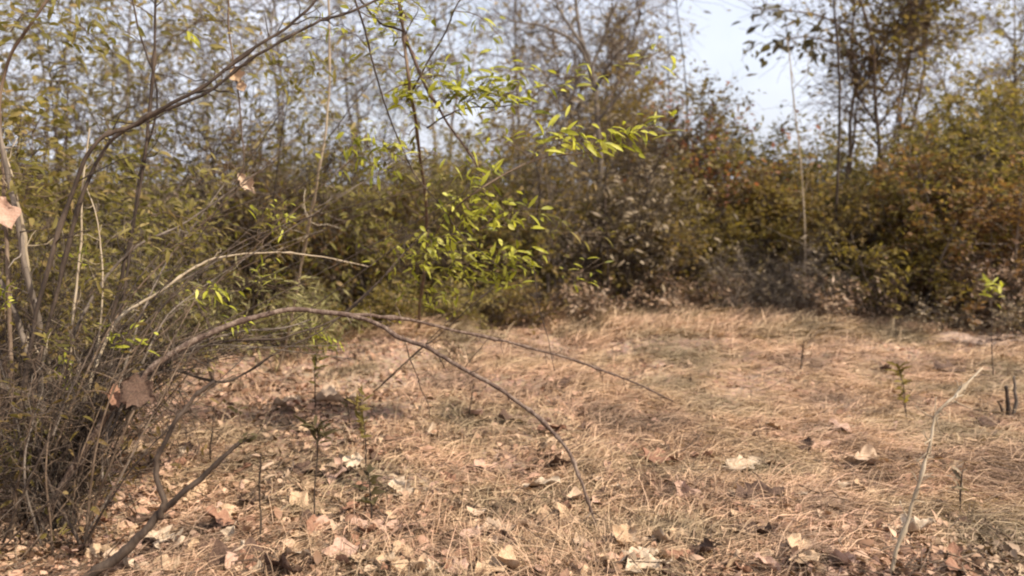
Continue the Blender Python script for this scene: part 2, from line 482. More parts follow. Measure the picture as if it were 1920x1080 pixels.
tree(1180, 16, 10, 20, 'brown', 'brownish twiggy tree just left of the open sky', nl=2600, n0=3, n1=80, n2=900, Wm=.75, l1=.3)

# ---- dense bushes closing the view (12 to 16 m)
def bush(px, Y, top, seed, leafm, label, **kw):
    a = dict(n0=9, n1=120, n2=950, nl=7500, LL=.085, LW=.045, r0=.022, low=.06, l1=.42, l2=.2, Wm=1.5, base=.45, wob=.1, group='bushes of the thicket')
    a.update(kw)
    a['nl'] = int(a['nl'] * .8)
    return plant('thicket_bush', 'bush', label, px, Y, top, seed, leafm, **a)

back = [(-40, 265, 'olive'), (110, 280, 'greygreen'), (250, 300, 'olive'), (390, 285, 'grey'), (520, 270, 'olive'), (660, 265, 'greygreen'),
        (800, 255, 'olive'), (930, 235, 'greygreen'), (1050, 200, 'brown'), (1160, 170, 'grey')]
bl = ['olive bush at the back, cut by the left edge', 'grey green bush at the back, behind the pale thin upright stem', 'olive bush at the back, under the crossing of dark stems',
      'withered grey bush at the back with sky above it', 'olive bush behind the rusty twiggy shrub', 'grey green bush behind the long pale leaning stem',
      'olive bush behind the slender green sapling', 'grey green bush behind the bright leaf spray', 'brown bush at the foot of the tangled forked tree', 'withered grey bush right of the forked tree']
for k, (px, top, m) in enumerate(back):
    bush(px, 13.2 + (k % 3) * .6, top, 100 + k, m, bl[k], nl=7000, Wm=1.6)

# ---- the sloping mass beside the open sky
bush(1240, 12.0, 85, 121, 'brown', 'tall brown bush forming the left bank of the open sky', nl=8500, Wm=1.15, n1=150)
bush(1325, 10.9, 150, 122, 'red', 'bush with a reddish top beside the open sky', nl=3000, Wm=.5)
bush(1290, 11.6, 120, 161, 'brown', 'brown bush around the reddish one beside the open sky', nl=6000, Wm=.8)
bush(1395, 11.2, 190, 123, 'olive', 'olive bush stepping down under the open sky', nl=6500, Wm=.9)
bush(1475, 11.5, 235, 124, 'greygreen', 'low grey green bush right under the gap of sky', nl=6500, Wm=.95)
bush(1560, 12.5, 215, 125, 'olive', 'olive bush behind the foot of the slender twin trunks', nl=6500, Wm=1.0)
bush(1660, 12.5, 225, 126, 'grey', 'grey brown bush behind the foot of the leafy tree', nl=6000, Wm=1.0)

# ---- slender trees at the right
tree(1572, 11.0, -150, 131, 'brown', 'slender brown leaved tree with an upright trunk, right of the open sky', n0=2, n1=50, n2=640, nl=2700, r0=.04, low=.72, LL=.10, LW=.05, barkm='bark_brown', Wm=.6, l1=.26)
tree(1650, 11.6, -190, 132, 'greygreen', 'leafy olive tree with the fullest crown at upper right', n0=3, n1=60, n2=800, nl=4200, r0=.045, low=.74, LL=.10, LW=.05, barkm='bark_brown', Wm=1.0, l1=.26)
tree(1765, 13.5, -120, 133, 'grey', 'bare grey tree with fine spreading twigs at upper right', n0=3, n1=60, n2=600, nl=500, r0=.035, low=.3, Wm=1.6, LL=.08, LW=.04)
tree(1900, 15, -160, 134, 'greygreen', 'grey green tree behind the mound of bushes at the right edge', n0=3, n1=50, n2=450, nl=1100, low=.72, l1=.25)

# ---- right hand bushes
bush(1905, 9.2, 120, 141, 'olive', 'big olive bush at the right edge, highest of the bushes there', nl=14000, Wm=1.5, LL=.075, LW=.038, n1=170, n2=1300)
bush(1940, 9.9, 105, 162, 'olive', 'dense olive bush behind the biggest right bush', nl=14000, Wm=1.3, n1=170, n2=1300)
bush(1845, 10.1, 165, 163, 'greygreen', 'grey green bush on the shoulder of the right mound', nl=12000, Wm=1.0, n1=150, n2=1200)
bush(1770, 10.3, 220, 164, 'olive', 'olive bush low on the shoulder of the right mound', nl=10000, Wm=.9, n1=150, n2=1100)
bush(1800, 9.6, 215, 142, 'olive', 'olive green bush on the left flank of the biggest right bush', nl=8000, Wm=.85, LL=.07)
bush(1860, 8.4, 255, 143, 'rust', 'rust red bush in front of the big olive bush at the right edge', nl=9000, Wm=.95, LL=.07)
bush(1735, 9.0, 300, 144, 'rust', 'low bush with rust and brown leaves left of the rust red one', nl=6000, Wm=.6, LL=.065)
bush(1690, 8.6, 345, 145, 'gold', 'golden green bush at the right, behind the track', nl=9000, Wm=.75, LL=.065, LW=.03)
bush(1560, 9.6, 300, 146, 'brown', 'brown bush between the golden bush and the purplish brushwood', nl=8500, Wm=.95, LL=.065)
bush(1440, 9.9, 300, 147, 'brown', 'brown bush under the open sky, in the middle row', nl=8500, Wm=.95, LL=.065)
bush(1330, 10.0, 300, 148, 'gold', 'dull golden brown bush left of the bushes under the sky', nl=8500, Wm=.95, LL=.065)
bush(1225, 9.8, 285, 149, 'brown', 'shaded brown bush behind the bright leaf spray on the right', nl=8000, Wm=.9, LL=.065)
bush(1120, 9.6, 290, 150, 'grey', 'withered grey bush with a mesh of bare twigs at centre', nl=3600, n1=170, n2=1500, Wm=.9, LL=.06)
bush(1015, 9.4, 300, 151, 'olive', 'dark olive bush right of the green sapling', nl=8000, Wm=.9, LL=.065)
bush(900, 9.2, 330, 152, 'olive', 'olive bush low behind the green sapling', nl=8000, Wm=.9, LL=.065)
bush(770, 9.3, 330, 153, 'greygreen', 'grey green bush left of the green sapling', nl=8000, Wm=1.0, LL=.065)
bush(640, 8.8, 340, 154, 'brown', 'brown bush behind the end of the pale arching stem', nl=8000, Wm=.95, LL=.065)
bush(500, 8.4, 262, 155, 'rust', 'rusty twiggy shrub above the pale arching stem', nl=5200, n1=170, n2=1500, Wm=.85, LL=.06)
bush(440, 7.8, 370, 156, 'gold', 'dull golden bush under the rusty twiggy shrub', nl=8000, Wm=.85, LL=.06)
bush(330, 8.4, 320, 157, 'olive', 'olive bush behind the pale arching stem at left', nl=8000, Wm=1.0, LL=.065)
bush(190, 8.0, 320, 158, 'brown', 'brown bush behind the thin upright stems at left', nl=7000, Wm=1.0, LL=.065)
bush(60, 7.6, 310, 159, 'olive', 'olive bush behind the pale forked stem at the left edge', nl=8000, Wm=1.0, LL=.065)
bush(-90, 7.2, 200, 160, 'greygreen', 'grey green bush cut by the left edge, nearest of the back row', nl=8000, Wm=1.0, LL=.065)

# ---- low brushwood along the far edge of the clearing
def brush(px, Y, top, seed, leafm, label, **kw):
    a = dict(n0=14, n1=150, n2=900, nl=1800, LL=.06, LW=.025, r0=.01, low=.03, l1=.55, l2=.3, Wm=.6, base=.45, wob=.16, barkm='bark_grey', group='low brushwood along the clearing')
    a.update(kw)
    return plant('brushwood', 'brushwood', label, px, Y, top, seed, leafm, **a)
brush(1450, 8.9, 430, 171, 'grey', 'purplish grey heap of brushwood at the foot of the brown bushes', nl=900, n2=1900, n1=220)
brush(1545, 9.3, 480, 172, 'grey', 'grey brushwood right of the purplish heap', nl=700, n2=1600)
brush(1300, 9.2, 500, 173, 'dead', 'reddish tan dry brushwood left of the purplish heap', nl=3000, Wm=.55)
brush(1180, 9.0, 510, 174, 'dead', 'tan dry brushwood at the far edge, centre right', nl=3000, Wm=.5)
brush(1070, 8.4, 520, 175, 'dead', 'reddish brown brushwood at the far edge, near the hanging twig', nl=2600, Wm=.45)
brush(940, 8.4, 500, 176, 'brown', 'low brown scrub right below the sapling', nl=2200, Wm=.5)
brush(830, 8.2, 510, 177, 'greygreen', 'low grey green scrub left below the sapling', nl=3400, Wm=.5)
brush(720, 8.1, 520, 178, 'olive', 'low olive scrub behind the crossing dark canes', nl=3400, Wm=.55)
brush(1830, 7.95, 500, 179, 'grey', 'pale grey dry brushwood behind the track at the right edge', nl=3200, Wm=.75)
brush(1640, 8.3, 500, 180, 'dead', 'straw coloured brushwood under the golden bush', nl=3200, Wm=.5)
brush(1930, 7.9, 430, 181, 'dead', 'brown brushwood cut by the right edge, behind the track', nl=3200, Wm=.6)

# ---- middle plants
plant('leafy_bush', 'bush', 'olive green bush with narrow arching leaves under the pale arching stem', 520, 7.0, 500, 201, 'sedge', 'bark_brown', Wm=.6,
      n0=22, n1=120, n2=600, nl=2600, LL=.10, LW=.016, r0=.008, low=.05, l1=.5, l2=.28, base=.35, droop=.25, near=True)
plant('leafy_bush', 'bush', 'low green bush with narrow leaves left of the pale arching stem', 300, 6.6, 505, 202, 'sedge', 'bark_brown', Wm=.65,
      n0=20, n1=110, n2=600, nl=2300, LL=.10, LW=.015, r0=.008, low=.05, l1=.5, l2=.28, base=.35, droop=.25, near=True)
plant('leafy_bush', 'bush', 'dark grey green bush at the left behind the tangled canes', 110, 5.2, 330, 203, 'greygreen', 'bark_grey', Wm=.7,
      n0=16, n1=130, n2=900, nl=2600, LL=.06, LW=.022, r0=.01, low=.05, l1=.45, l2=.25, base=.3, near=True)
plant('leafy_bush', 'bush', 'open olive bush reaching the top at the left edge', -30, 4.6, 10, 204, 'olive', 'bark_brown', Wm=.8,
      n0=8, n1=90, n2=560, nl=2100, LL=.065, LW=.03, r0=.012, low=.2, l1=.35, l2=.2, base=.2, near=True)

for px, Y, top, seed, m, lab, nl in [
        (150, 6.6, -60, 205, 'olive', 'open olive sapling behind the thin pale upright stem, top left', 1900), (330, 7.4, -90, 206, 'greygreen', 'grey green sapling rising behind the twin dark branches', 1500),
        (475, 7.4, -80, 207, 'olive', 'olive sapling between the twin dark branches and the tall bare stem', 1500), (640, 8.3, 40, 208, 'greygreen', 'grey green sapling behind the tall bare stem', 2300),
        (560, 7.9, 190, 209, 'brown', 'shorter brown sapling just left of the tall bare stem', 2400), (700, 8.2, 210, 210, 'green', 'short green sapling left of the green sprays', 2400),
        (900, 8.6, 200, 211, 'olive', 'short olive sapling behind the bright leaf sprays', 2300), (1040, 8.7, 130, 212, 'brown', 'twiggy brown sapling right of the bright leaf sprays', 1700),
        (40, 6.0, 120, 213, 'greygreen', 'grey green sapling behind the stout pale stems', 2300), (250, 6.2, 260, 214, 'green', 'short green sapling behind the dark upright stems', 2600),
        (1150, 9.0, 120, 215, 'grey', 'tangled grey sapling just left of the tall brown bush', 1500)]:
    plant('thicket_sapling', 'sapling', lab, px, Y, top, seed, m, 'bark_dark' if seed % 2 else 'bark_grey', Wm=.75,
          n0=5, n1=80, n2=800, nl=int(nl * (.36 if top < 100 else .5)), LL=.085, LW=.034, r0=.013, low=.2, l1=.36, l2=.2, base=.2, near=True, group='saplings of the thicket', part=('stems', 'foliage'))
tg_ = 'thin bare poles among the stems of the upper left'
rp = np.random.default_rng(515)
for k in range(26):
    px = rp.uniform(-20, 1130); Y = rp.uniform(5.2, 9.0) if px < 430 else rp.uniform(8.4, 9.8)
    o = plant('bare_pole', 'sapling', 'thin bare pole among the stems of the thicket', px, Y, rp.uniform(-120, 160), 520 + k, 'grey', ['bark_dark', 'bark_grey', 'bark_dark'][k % 3], Wm=.35,
          n0=1 + k % 2, n1=14, n2=60, nl=0, r0=.013, low=.3, l1=.22, l2=.14, base=.05, wob=.22, near=True, group='thin bare poles among the stems of the thicket', part=('stems', 'foliage'))

# ------------------------------------------------------------------ stems drawn one by one
class Plant:
    """one near plant whose stems are separate parts"""
    def __init__(s, name, cat, label, root, seed, group=None):
        s.root = np.array(root, float); s.rng = np.random.default_rng(seed)
        s.o = empty(name, s.root, label, cat, group)
        s.paths = []
    def stem(s, pts, r0, r1, bark='bark_cane', name='stem', knots=0, twigs=0, twl=.12, k=8, label=None, m=8, parent=None, world=False):
        """pts: (px, py, Y) pixels with real depth, or world points"""
        W = np.array([p if world else P(*p) for p in pts])
        c = spline(W, m) - s.root
        n = len(c); t = np.linspace(0, 1, n)
        r = r0 + (r1 - r0) * t
        nk = max(4, n // 5)
        kp = s.rng.normal(0, 1, (nk, 3)); kp[0] = kp[-1] = 0
        amp = min(.0075, .012 * np.linalg.norm(c[-1] - c[0]))
        c = c + amp * np.stack([np.interp(t, np.linspace(0, 1, nk), kp[:, j]) for j in range(3)], -1)
        w = s.rng.normal(0, 1, (n, 3)); w = (w + np.roll(w, 1, 0) + np.roll(w, 2, 0)) / 3; w[0] = w[-1] = 0
        c = c + w * np.clip(r, .002, .007)[:, None] * .55
        r = r * (1 + .06 * s.rng.normal(0, 1, n))
        for q in s.rng.integers(1, n - 1, knots): r[q] *= 1.5 if r[q] < .009 else 1.12
        g = Geo(); tubes(g, c[None], r[None], k)
        if twigs:
            i = s.rng.integers(0, 1, twigs); tt = s.rng.uniform(.15, .98, twigs)
            b, tg = sample(c[None], i, tt)
            d = norm(tg * .6 + rdir(s.rng, twigs))
            p = walk(s.rng, b, d, twl * s.rng.uniform(.3, 1.3, twigs), 5, .14)
            tubes(g, p, (r1 * .45 + .0008) * np.ones((twigs, 1)) * np.linspace(1, .5, 5)[None], 4)
            s.last_twigs = p
        o = link(name, g.mesh(name, M[bark]), parent or s.o)
        if label: o['label'] = label
        s.paths.append(c)
        return o, c
    def sprig(s, start, end, mat='bright', n=16, L=.075, W=.016, r=.0022, bark='bark_brown', spread=1.0, name='sprig', label=None, sag=.15, tail=.25, fan=.0):
        """thin twig from start to end with leaves along its outer length"""
        a, b = P(*start), P(*end)
        mid = (a + b) / 2 + np.array([0, 0, np.linalg.norm(b - a) * sag])
        c = spline([a, mid, b], 8) - s.root
        nn = len(c)
        g = Geo(); tubes(g, c[None], np.linspace(r * 1.3, r * .6, nn)[None], 5)
        o = link(name, g.mesh(name, M[bark]), s.o)
        t = tail + (1 - tail) * s.rng.uniform(0, 1, n) ** .8
        p, tg = sample(c[None], np.zeros(n, int), t)
        if fan: p = p + s.rng.normal(0, fan, (n, 3)) * np.array([1, .6, .6])
        d = norm(tg * .7 + rdir(s.rng, n) * np.array([1.0, .7, .6]) * spread); d[:, 2] -= .1
        nr = rdir(s.rng, n) * .8 + np.array([0, -.4, 1.0])
        lg = Geo(); leaves_near(lg, p, d, nr, L * s.rng.uniform(.4, 1.35, n), W * s.rng.uniform(.7, 1.2, n), .3)
        if fan:   # petioles join scattered leaves to the twig
            q, _ = sample(c[None], np.zeros(n, int), t)
            pt = q[:, None] + (p - q)[:, None] * np.linspace(0, 1, 3)[None, :, None]
            pg = Geo(); tubes(pg, pt, np.full((n, 3), .0009), 3)
            link('twigs', pg.mesh('twigs', M[bark]), o)
        l = link('leaves', lg.mesh('leaves', M[mat]), o)
        if label: o['label'] = label
        return o

def ground_at(px, py):
    g = G(px, py); return g

# ---- big arching shrub at the left
r = G(95, 1000)
A = Plant('arching_shrub', 'shrub', 'big arching shrub of grey canes rooted at lower left, canes bowing over the clearing', r, 301)
Yb = r[1]
A.stem([(60, 1030, Yb), (140, 870, Yb), (235, 740, Yb + .05), (370, 640, Yb + .2), (500, 590, Yb + .35), (600, 583, Yb + .45), (700, 605, Yb + .45), (790, 645, Yb + .4), (870, 690, Yb + .35), (960, 745, Yb + .3),
        (1040, 812, Yb + .2), (1082, 885, Yb + .12), (1105, 960, Yb + .08), (1138, 1040, Yb + .02)], .0155, .0055, 'bark_cane', 'cane', knots=26, twigs=44, twl=.065, label='long brown cane arching over the clearing down to the leaf litter')
A.stem([(640, 590, Yb + .46), (720, 598, Yb + .6), (800, 606, Yb + .75), (930, 636, Yb + .95), (1080, 680, Yb + 1.15), (1180, 715, Yb + 1.25), (1262, 752, Yb + 1.3)], .0095, .004, 'bark_cane', 'cane', knots=14, twigs=30, twl=.07)
A.stem([(85, 1010, Yb), (120, 860, Yb + .1), (170, 720, Yb + .25), (215, 610, Yb + .4), (300, 545, Yb + .5), (370, 500, Yb + .6), (430, 480, Yb + .7), (520, 474, Yb + .8), (620, 481, Yb + .9), (690, 500, Yb + 1.0)], .009, .003, 'bark_pale', 'cane', knots=10, twigs=10, twl=.09, label='pale smooth cane bowing to the right')
A.stem([(70, 1020, Yb), (150, 850, Yb + .1), (250, 720, Yb + .3), (340, 660, Yb + .5), (430, 625, Yb + .6), (520, 612, Yb + .7), (580, 600, Yb + .8)], .010, .003, 'bark_grey', 'cane', knots=8, twigs=24, twl=.14)
A.stem([(90, 1000, Yb + .05), (180, 830, Yb + .1), (300, 690, Yb + .35), (420, 640, Yb + .5), (540, 632, Yb + .6), (660, 575, Yb + .8), (760, 470, Yb + 1.0), (830, 400, Yb + 1.2)], .011, .002, 'bark_dark', 'cane', knots=8, twigs=20, twl=.16)
A.stem([(90, 1000, Yb), (170, 820, Yb + .05), (300, 700, Yb + .3), (420, 715, Yb + .5), (520, 660, Yb + .6), (620, 610, Yb + .7), (740, 500, Yb + .9)], .010, .002, 'bark_dark', 'cane', knots=6, twigs=20, twl=.14)
# twin dark branches crossing the upper left
A.stem([(40, 1000, Yb), (40, 800, Yb + .1), (80, 560, Yb + .2), (165, 300, Yb + .3), (250, 235, Yb + .35), (340, 185, Yb + .4), (480, 90, Yb + .5), (560, 30, Yb + .55), (625, -30, Yb + .6)], .0105, .006, 'bark_dark', 'cane', knots=12, twigs=26, twl=.18, label='upper of two dark branches crossing the upper left')
A.stem([(50, 1000, Yb + .05), (60, 800, Yb + .2), (105, 560, Yb + .35), (180, 310, Yb + .45), (290, 222, Yb + .5), (400, 165, Yb + .55), (480, 105, Yb + .6), (580, 50, Yb + .7), (680, 14, Yb + .8), (790, -30, Yb + .9)], .009, .0055, 'bark_dark', 'cane', knots=12, twigs=26, twl=.18, label='lower of two dark branches crossing the upper left')
A.stem([(100, 990, Yb), (110, 760, Yb + .3), (150, 600, Yb + .4), (245, 470, Yb + .5), (350, 415, Yb + .6), (440, 355, Yb + .65), (520, 300, Yb + .7)], .010, .003, 'bark_grey', 'cane', twigs=20, twl=.14)
A.stem([(110, 990, Yb), (160, 760, Yb + .4), (230, 520, Yb + .5), (265, 320, Yb + .55), (285, 130, Yb + .6), (292, -30, Yb + .6)], .010, .005, 'bark_dark', 'cane', knots=8, twigs=26, twl=.2)
A.stem([(120, 990, Yb), (200, 700, Yb + .6), (245, 480, Yb + .8), (262, 330, Yb + .9), (300, 200, Yb + .9), (262, 60, Yb + .9), (245, -30, Yb + .9)], .008, .004, 'bark_dark', 'cane', twigs=22, twl=.2)
A.stem([(100, 1000, Yb), (130, 760, Yb + .3), (148, 520, Yb + .4), (155, 380, Yb + .45), (168, 240, Yb + .5)], .007, .003, 'bark_pale', 'cane', twigs=10, twl=.1)
A.stem([(130, 1000, Yb), (170, 760, Yb + .3), (192, 560, Yb + .4), (185, 430, Yb + .45), (160, 340, Yb + .5)], .006, .002, 'bark_pale', 'cane', twigs=14, twl=.12)
# stems hanging down over the top of the frame
A.stem([(45, 1000, Yb), (20, 700, Yb + .2), (10, 380, Yb + .4), (0, 180, Yb + .5), (60, 40, Yb + .5), (180, -60, Yb + .6), (400, -40, Yb + .7), (430, 70, Yb + .7), (452, 200, Yb + .7), (458, 285, Yb + .7), (440, 350, Yb + .7)], .010, .002, 'bark_brown', 'cane', twigs=20, twl=.15)
for px, py, top, Wt, sd in [(60, 960, 560, .55, 1), (120, 940, 640, .3, 2), (-10, 1010, 620, .4, 3), (130, 900, 470, .6, 4), (20, 880, 420, .5, 7)]:
    gp = G(px, py); Hh = P(px, top, gp[1])[2] - gp[2]
    w_, l_ = grow(np.random.default_rng(700 + sd), Hh, Wt, n0=11, n1=60, n2=340, nl=200, LL=.05, LW=.018, r0=.008, low=.03, l1=.55, l2=.28, base=.18, droop=.12, near=True, wob=.16, lean=(.12, 0))
    for gg in (w_, l_):
        gg.v = [v + (gp - A.root) for v in gg.v]
    tw = link('twig_tangle', w_.mesh('twig_tangle', M[['bark_brown', 'bark_dark', 'bark_grey'][sd % 3]]), A.o)
    link('withered_leaves', l_.mesh('withered_leaves', M[['olive', 'brown', 'brown'][sd % 3]], flat=True), tw)
for k in range(12):       # canes sweeping right from the root
    rg = A.rng
    ex, ey = rg.uniform(420, 700), rg.uniform(585, 700)
    A.stem([(rg.uniform(40, 150), 1000, Yb), (rg.uniform(130, 190), rg.uniform(790, 840), Yb + .1), (rg.uniform(230, 290), rg.uniform(680, 740), Yb + .3), (rg.uniform(340, 400), rg.uniform(630, 690), Yb + .45), (ex, ey, Yb + rg.uniform(.5, .9))],
           rg.uniform(.0035, .0065), .0016, ['bark_brown', 'bark_dark', 'bark_dark', 'bark_grey'][k % 4], 'cane', twigs=34, twl=.13)
for k in range(16):       # thin dark stems crossing up to the right
    rg = A.rng
    ax, ay = rg.uniform(60, 200), rg.uniform(800, 960)
    bx_, by_ = rg.uniform(250, 560), rg.uniform(330, 650)
    cx, cy = bx_ + rg.uniform(150, 420), by_ - rg.uniform(90, 330)
    yy = rg.uniform(.5, 1.3)
    A.stem([(ax, ay, Yb), ((ax + bx_) / 2 - 25, (ay + by_) / 2 - 25, Yb + yy * .4), (bx_, by_, Yb + yy * .8), (cx, cy, Yb + yy)], rg.uniform(.004, .0065), .0016, ['bark_dark', 'bark_brown', 'bark_dark', 'bark_grey'][k % 4], 'cane', twigs=34, twl=.16)
for k in range(24):       # the tangle near the root
    rg = A.rng
    bx, by = rg.uniform(-40, 170), rg.uniform(960, 1060)
    tx, ty = rg.uniform(-60, 420), rg.uniform(480, 800)
    if k % 3 == 0: tx, ty = rg.uniform(180, 480), rg.uniform(600, 720)
    if tx > 200 and ty > 690: ty -= 110
    Y0 = G(bx, by)[1]
    mx_, my_ = (bx + tx) / 2 + rg.uniform(-50, 20), (by + ty) / 2 + rg.uniform(-40, 50)
    A.stem([(bx, by, Y0), (mx_, my_, Y0 + rg.uniform(-.1, .3)), (tx, ty, Y0 + rg.uniform(0, .8))], rg.uniform(.0035, .008), .0016,
           ['bark_brown', 'bark_dark', 'bark_grey', 'bark_brown', 'bark_dark'][k % 5], 'cane', twigs=22, twl=.22, k=6)
for k in range(26):
    rg = A.rng
    qx, qy = rg.uniform(-10, 520), rg.uniform(300, 660); yy = Yb + rg.uniform(.1, 1.0)
    if k % 4 == 0: qx, qy = rg.uniform(-10, 180), rg.uniform(640, 900)
    A.sprig((qx, qy, yy), (qx + rg.uniform(10, 60), qy - rg.uniform(-20, 40), yy), ['green', 'olive', 'green', 'bright', 'greygreen'][k % 5], 22, .06, .016, fan=.05)
A.sprig((110, 640, Yb + .3), (128, 720, Yb + .25), 'bright', 22, .045, .012, fan=.018, label='small bright yellow green leaf cluster')
A.sprig((395, 640, Yb + .5), (462, 603, Yb + .5), 'bright', 26, .055, .014, fan=.02, label='bright leaf cluster beside the lower canes')
A.sprig((560, 612, Yb + .7), (618, 648, Yb + .7), 'bright', 30, .055, .012, fan=.03)
A.sprig((190, 640, Yb + .4), (215, 602, Yb + .4), 'bright', 10, .04, .012, fan=.012)
A.sprig((60, 820, Yb + .1), (30, 880, Yb), 'green', 40, .05, .018, fan=.05)
A.sprig((10, 600, Yb + .2), (10, 545, Yb + .2), 'bright', 20, .05, .014, fan=.03)
A.sprig((350, 50, Yb + .5), (356, 92, Yb + .5), 'bright', 6, .055, .02, fan=.008)
A.sprig((480, 560, Yb + .8), (500, 515, Yb + .8), 'bright', 26, .06, .010, fan=.05)
A.sprig((250, 540, Yb + .8), (330, 560, Yb + .8), 'sedge', 60, .09, .012, fan=.08)
A.sprig((400, 560, Yb + .9), (540, 545, Yb + .9), 'sedge', 90, .09, .012, fan=.09)
A.sprig((60, 250, Yb + .5), (110, 195, Yb + .5), 'green', 16, .07, .03, fan=.04)
A.sprig((20, 60, Yb + .5), (60, 20, Yb + .5), 'green', 50, .07, .024, fan=.10)
A.sprig((130, 40, Yb + .7), (180, 80, Yb + .7), 'green', 50, .07, .024, fan=.10)
A.sprig((330, 70, Yb + .7), (420, 40, Yb + .7), 'greygreen', 50, .06, .024, fan=.12)
A.sprig((480, 120, Yb + .9), (560, 150, Yb + .9), 'green', 50, .06, .02, fan=.10)

# ---- stout pale stems at the left edge
r = G(75, 930)
B = Plant('stem_clump', 'shrub', 'clump of stout pale grey stems standing at the left edge', r, 302)
B.stem([(75, 930, r[1]), (78, 760, r[1]), (72, 620, r[1]), (45, 480, r[1] - .05), (15, 340, r[1] - .05), (-15, 180, r[1])], .017, .008, 'bark_grey', knots=8, twigs=14, twl=.15)
B.stem([(90, 925, r[1] + .05), (88, 700, r[1] + .05), (66, 580, r[1] + .02), (40, 400, r[1]), (0, 260, r[1])], .012, .005, 'bark_pale', knots=8, twigs=14, twl=.15)
B.stem([(60, 930, r[1]), (62, 800, r[1]), (40, 640, r[1]), (15, 560, r[1]), (-30, 470, r[1])], .015, .009, 'bark_grey', knots=6, twigs=14, twl=.15)
B.stem([(80, 925, r[1]), (110, 780, r[1] + .1), (60, 640, r[1] + .1), (0, 650, r[1] + .1)], .006, .002, 'bark_pale', twigs=10)
B.stem([(70, 930, r[1]), (60, 800, r[1] - .1), (30, 735, r[1] - .1), (-40, 712, r[1] - .1)], .014, .012, 'bark_pale', knots=4)
B.stem([(50, 935, r[1]), (0, 820, r[1] - .1), (-40, 700, r[1] - .1)], .010, .007, 'bark_dark', knots=4, twigs=8)

# ---- dark forked branch in front
F = Plant('forked_branch', 'branch', 'thick dark forked branch rising from the bottom edge at lower left', G(165, 1078), 303)
yf = F.root[1] - .1
F.stem([(130, 1110, yf - .05), (200, 1060, yf), (260, 1010, yf + .02), (300, 972, yf + .04), (350, 920, yf + .06), (400, 873, yf + .08), (450, 830, yf + .1)], .021, .007, 'bark_dark', 'branch', knots=3, twigs=0)
F.stem([(300, 972, yf + .04), (302, 930, yf + .05), (296, 880, yf + .06), (308, 830, yf + .07), (335, 780, yf + .08), (368, 745, yf + .1), (402, 715, yf + .12)], .012, .006, 'bark_dark', 'branch', knots=3)
F.stem([(440, 840, yf + .1), (462, 826, yf + .1), (480, 818, yf + .12), (500, 790, yf + .13)], .004, .001, 'bark_dark', 'twig', twigs=12, twl=.05)
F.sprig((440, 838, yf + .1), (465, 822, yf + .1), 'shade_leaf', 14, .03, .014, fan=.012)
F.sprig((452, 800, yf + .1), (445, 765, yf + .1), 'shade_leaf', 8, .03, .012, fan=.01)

# ---- thin dark stems leaning over the lower left
r = G(110, 900)
D = Plant('leaning_shrub', 'shrub', 'thin dark stems leaning right, between the tangled canes and the forked branch', r, 304)
for (a, b, rr) in [((115, 930), (285, 745), .006), ((130, 900), (250, 770), .005), ((150, 910), (290, 790), .004), ((20, 1040), (170, 840), .009), ((200, 890), (262, 790), .004), ((140, 860), (215, 770), .004), ((10, 980), (70, 800), .012)]:
    D.stem([(a[0], a[1], r[1] - .05), ((a[0] + b[0]) / 2 - 8, (a[1] + b[1]) / 2 + 5, r[1]), (b[0], b[1], r[1] + .1)], rr, rr * .5, 'bark_dark', knots=3, twigs=5, twl=.08)
D.stem([(350, 770, r[1] + .2), (385, 800, r[1] + .15), (430, 830, r[1] + .1)], .002, .0015, 'bark_dark', 'twig')
D.stem([(285, 745, r[1] + .1), (320, 742, r[1] + .15), (350, 770, r[1] + .2)], .003, .002, 'bark_dark', 'twig')

# ---- tall pale leaning stem
r = G(520, 700)
E = Plant('tall_stem', 'sapling', 'tall bare stem, pale below and dark above, curving up left of centre', r, 305)
E.stem([(520, 700, r[1]), (548, 590, r[1] - .3), (572, 470, r[1] - .6), (592, 350, r[1] - .9), (612, 240, r[1] - 1.0), (618, 130, r[1] - 1.05), (616, -30, r[1] - 1.1)], .010, .006, 'bark_pale', 'trunk', knots=8, twigs=14, twl=.2)
E.stem([(614, 260, r[1] - 1), (650, 215, r[1] - 1), (700, 150, r[1] - 1)], .004, .002, 'bark_dark', 'branch', twigs=8)
E.sprig((614, 130, r[1] - 1), (560, 150, r[1] - 1), 'green', 26, .055, .02, fan=.05)

# ---- green sapling in the middle
r = G(785, 622)
S = Plant('green_sapling', 'sapling', 'slender sapling with sprays of bright yellow green leaves at centre', r, 306)
y = r[1] - 3.2
S.stem([(785, 622, r[1]), (792, 540, r[1] - .8), (800, 420, r[1] - 1.6), (790, 300, r[1] - 2.5), (768, 180, y), (758, 60, y), (745, -30, y)], .014, .007, 'bark_brown', 'trunk', knots=8, twigs=14, twl=.2)
S.last=S.stem([(758, 60, y), (790, 150, y), (840, 230, y), (880, 290, y), (918, 345, y)], .009, .004, 'bark_cane', 'branch', knots=6, twigs=6, twl=.1)
S.stem([(660, -20, y), (690, 90, y), (715, 180, y), (740, 250, y), (790, 345, y), (850, 420, y), (940, 505, y)], .006, .002, 'bark_dark', 'branch', twigs=12, twl=.12)
S.stem([(758, 60, y), (700, 30, y), (660, -20, y)], .006, .006, 'bark_dark', 'branch')
S.stem([(768, 180, y), (810, 100, y), (850, 20, y), (885, -30, y)], .006, .003, 'bark_dark', 'branch', twigs=6, twl=.1)
S.stem([(800, 240, y), (860, 205, y), (930, 200, y), (990, 190, y)], .005, .002, 'bark_dark', 'branch', twigs=8, twl=.1)
S.stem([(797, 450, r[1] - 1.4), (900, 430, r[1] - 2.0), (1000, 425, y)], .005, .002, 'bark_brown', 'branch', twigs=8, twl=.1)
S.stem([(796, 500, r[1] - 1.1), (850, 400, y), (1000, 300, y), (1130, 285, y), (1180, 250, y)], .005, .002, 'bark_brown', 'branch', twigs=8, twl=.1)
Y1 = y
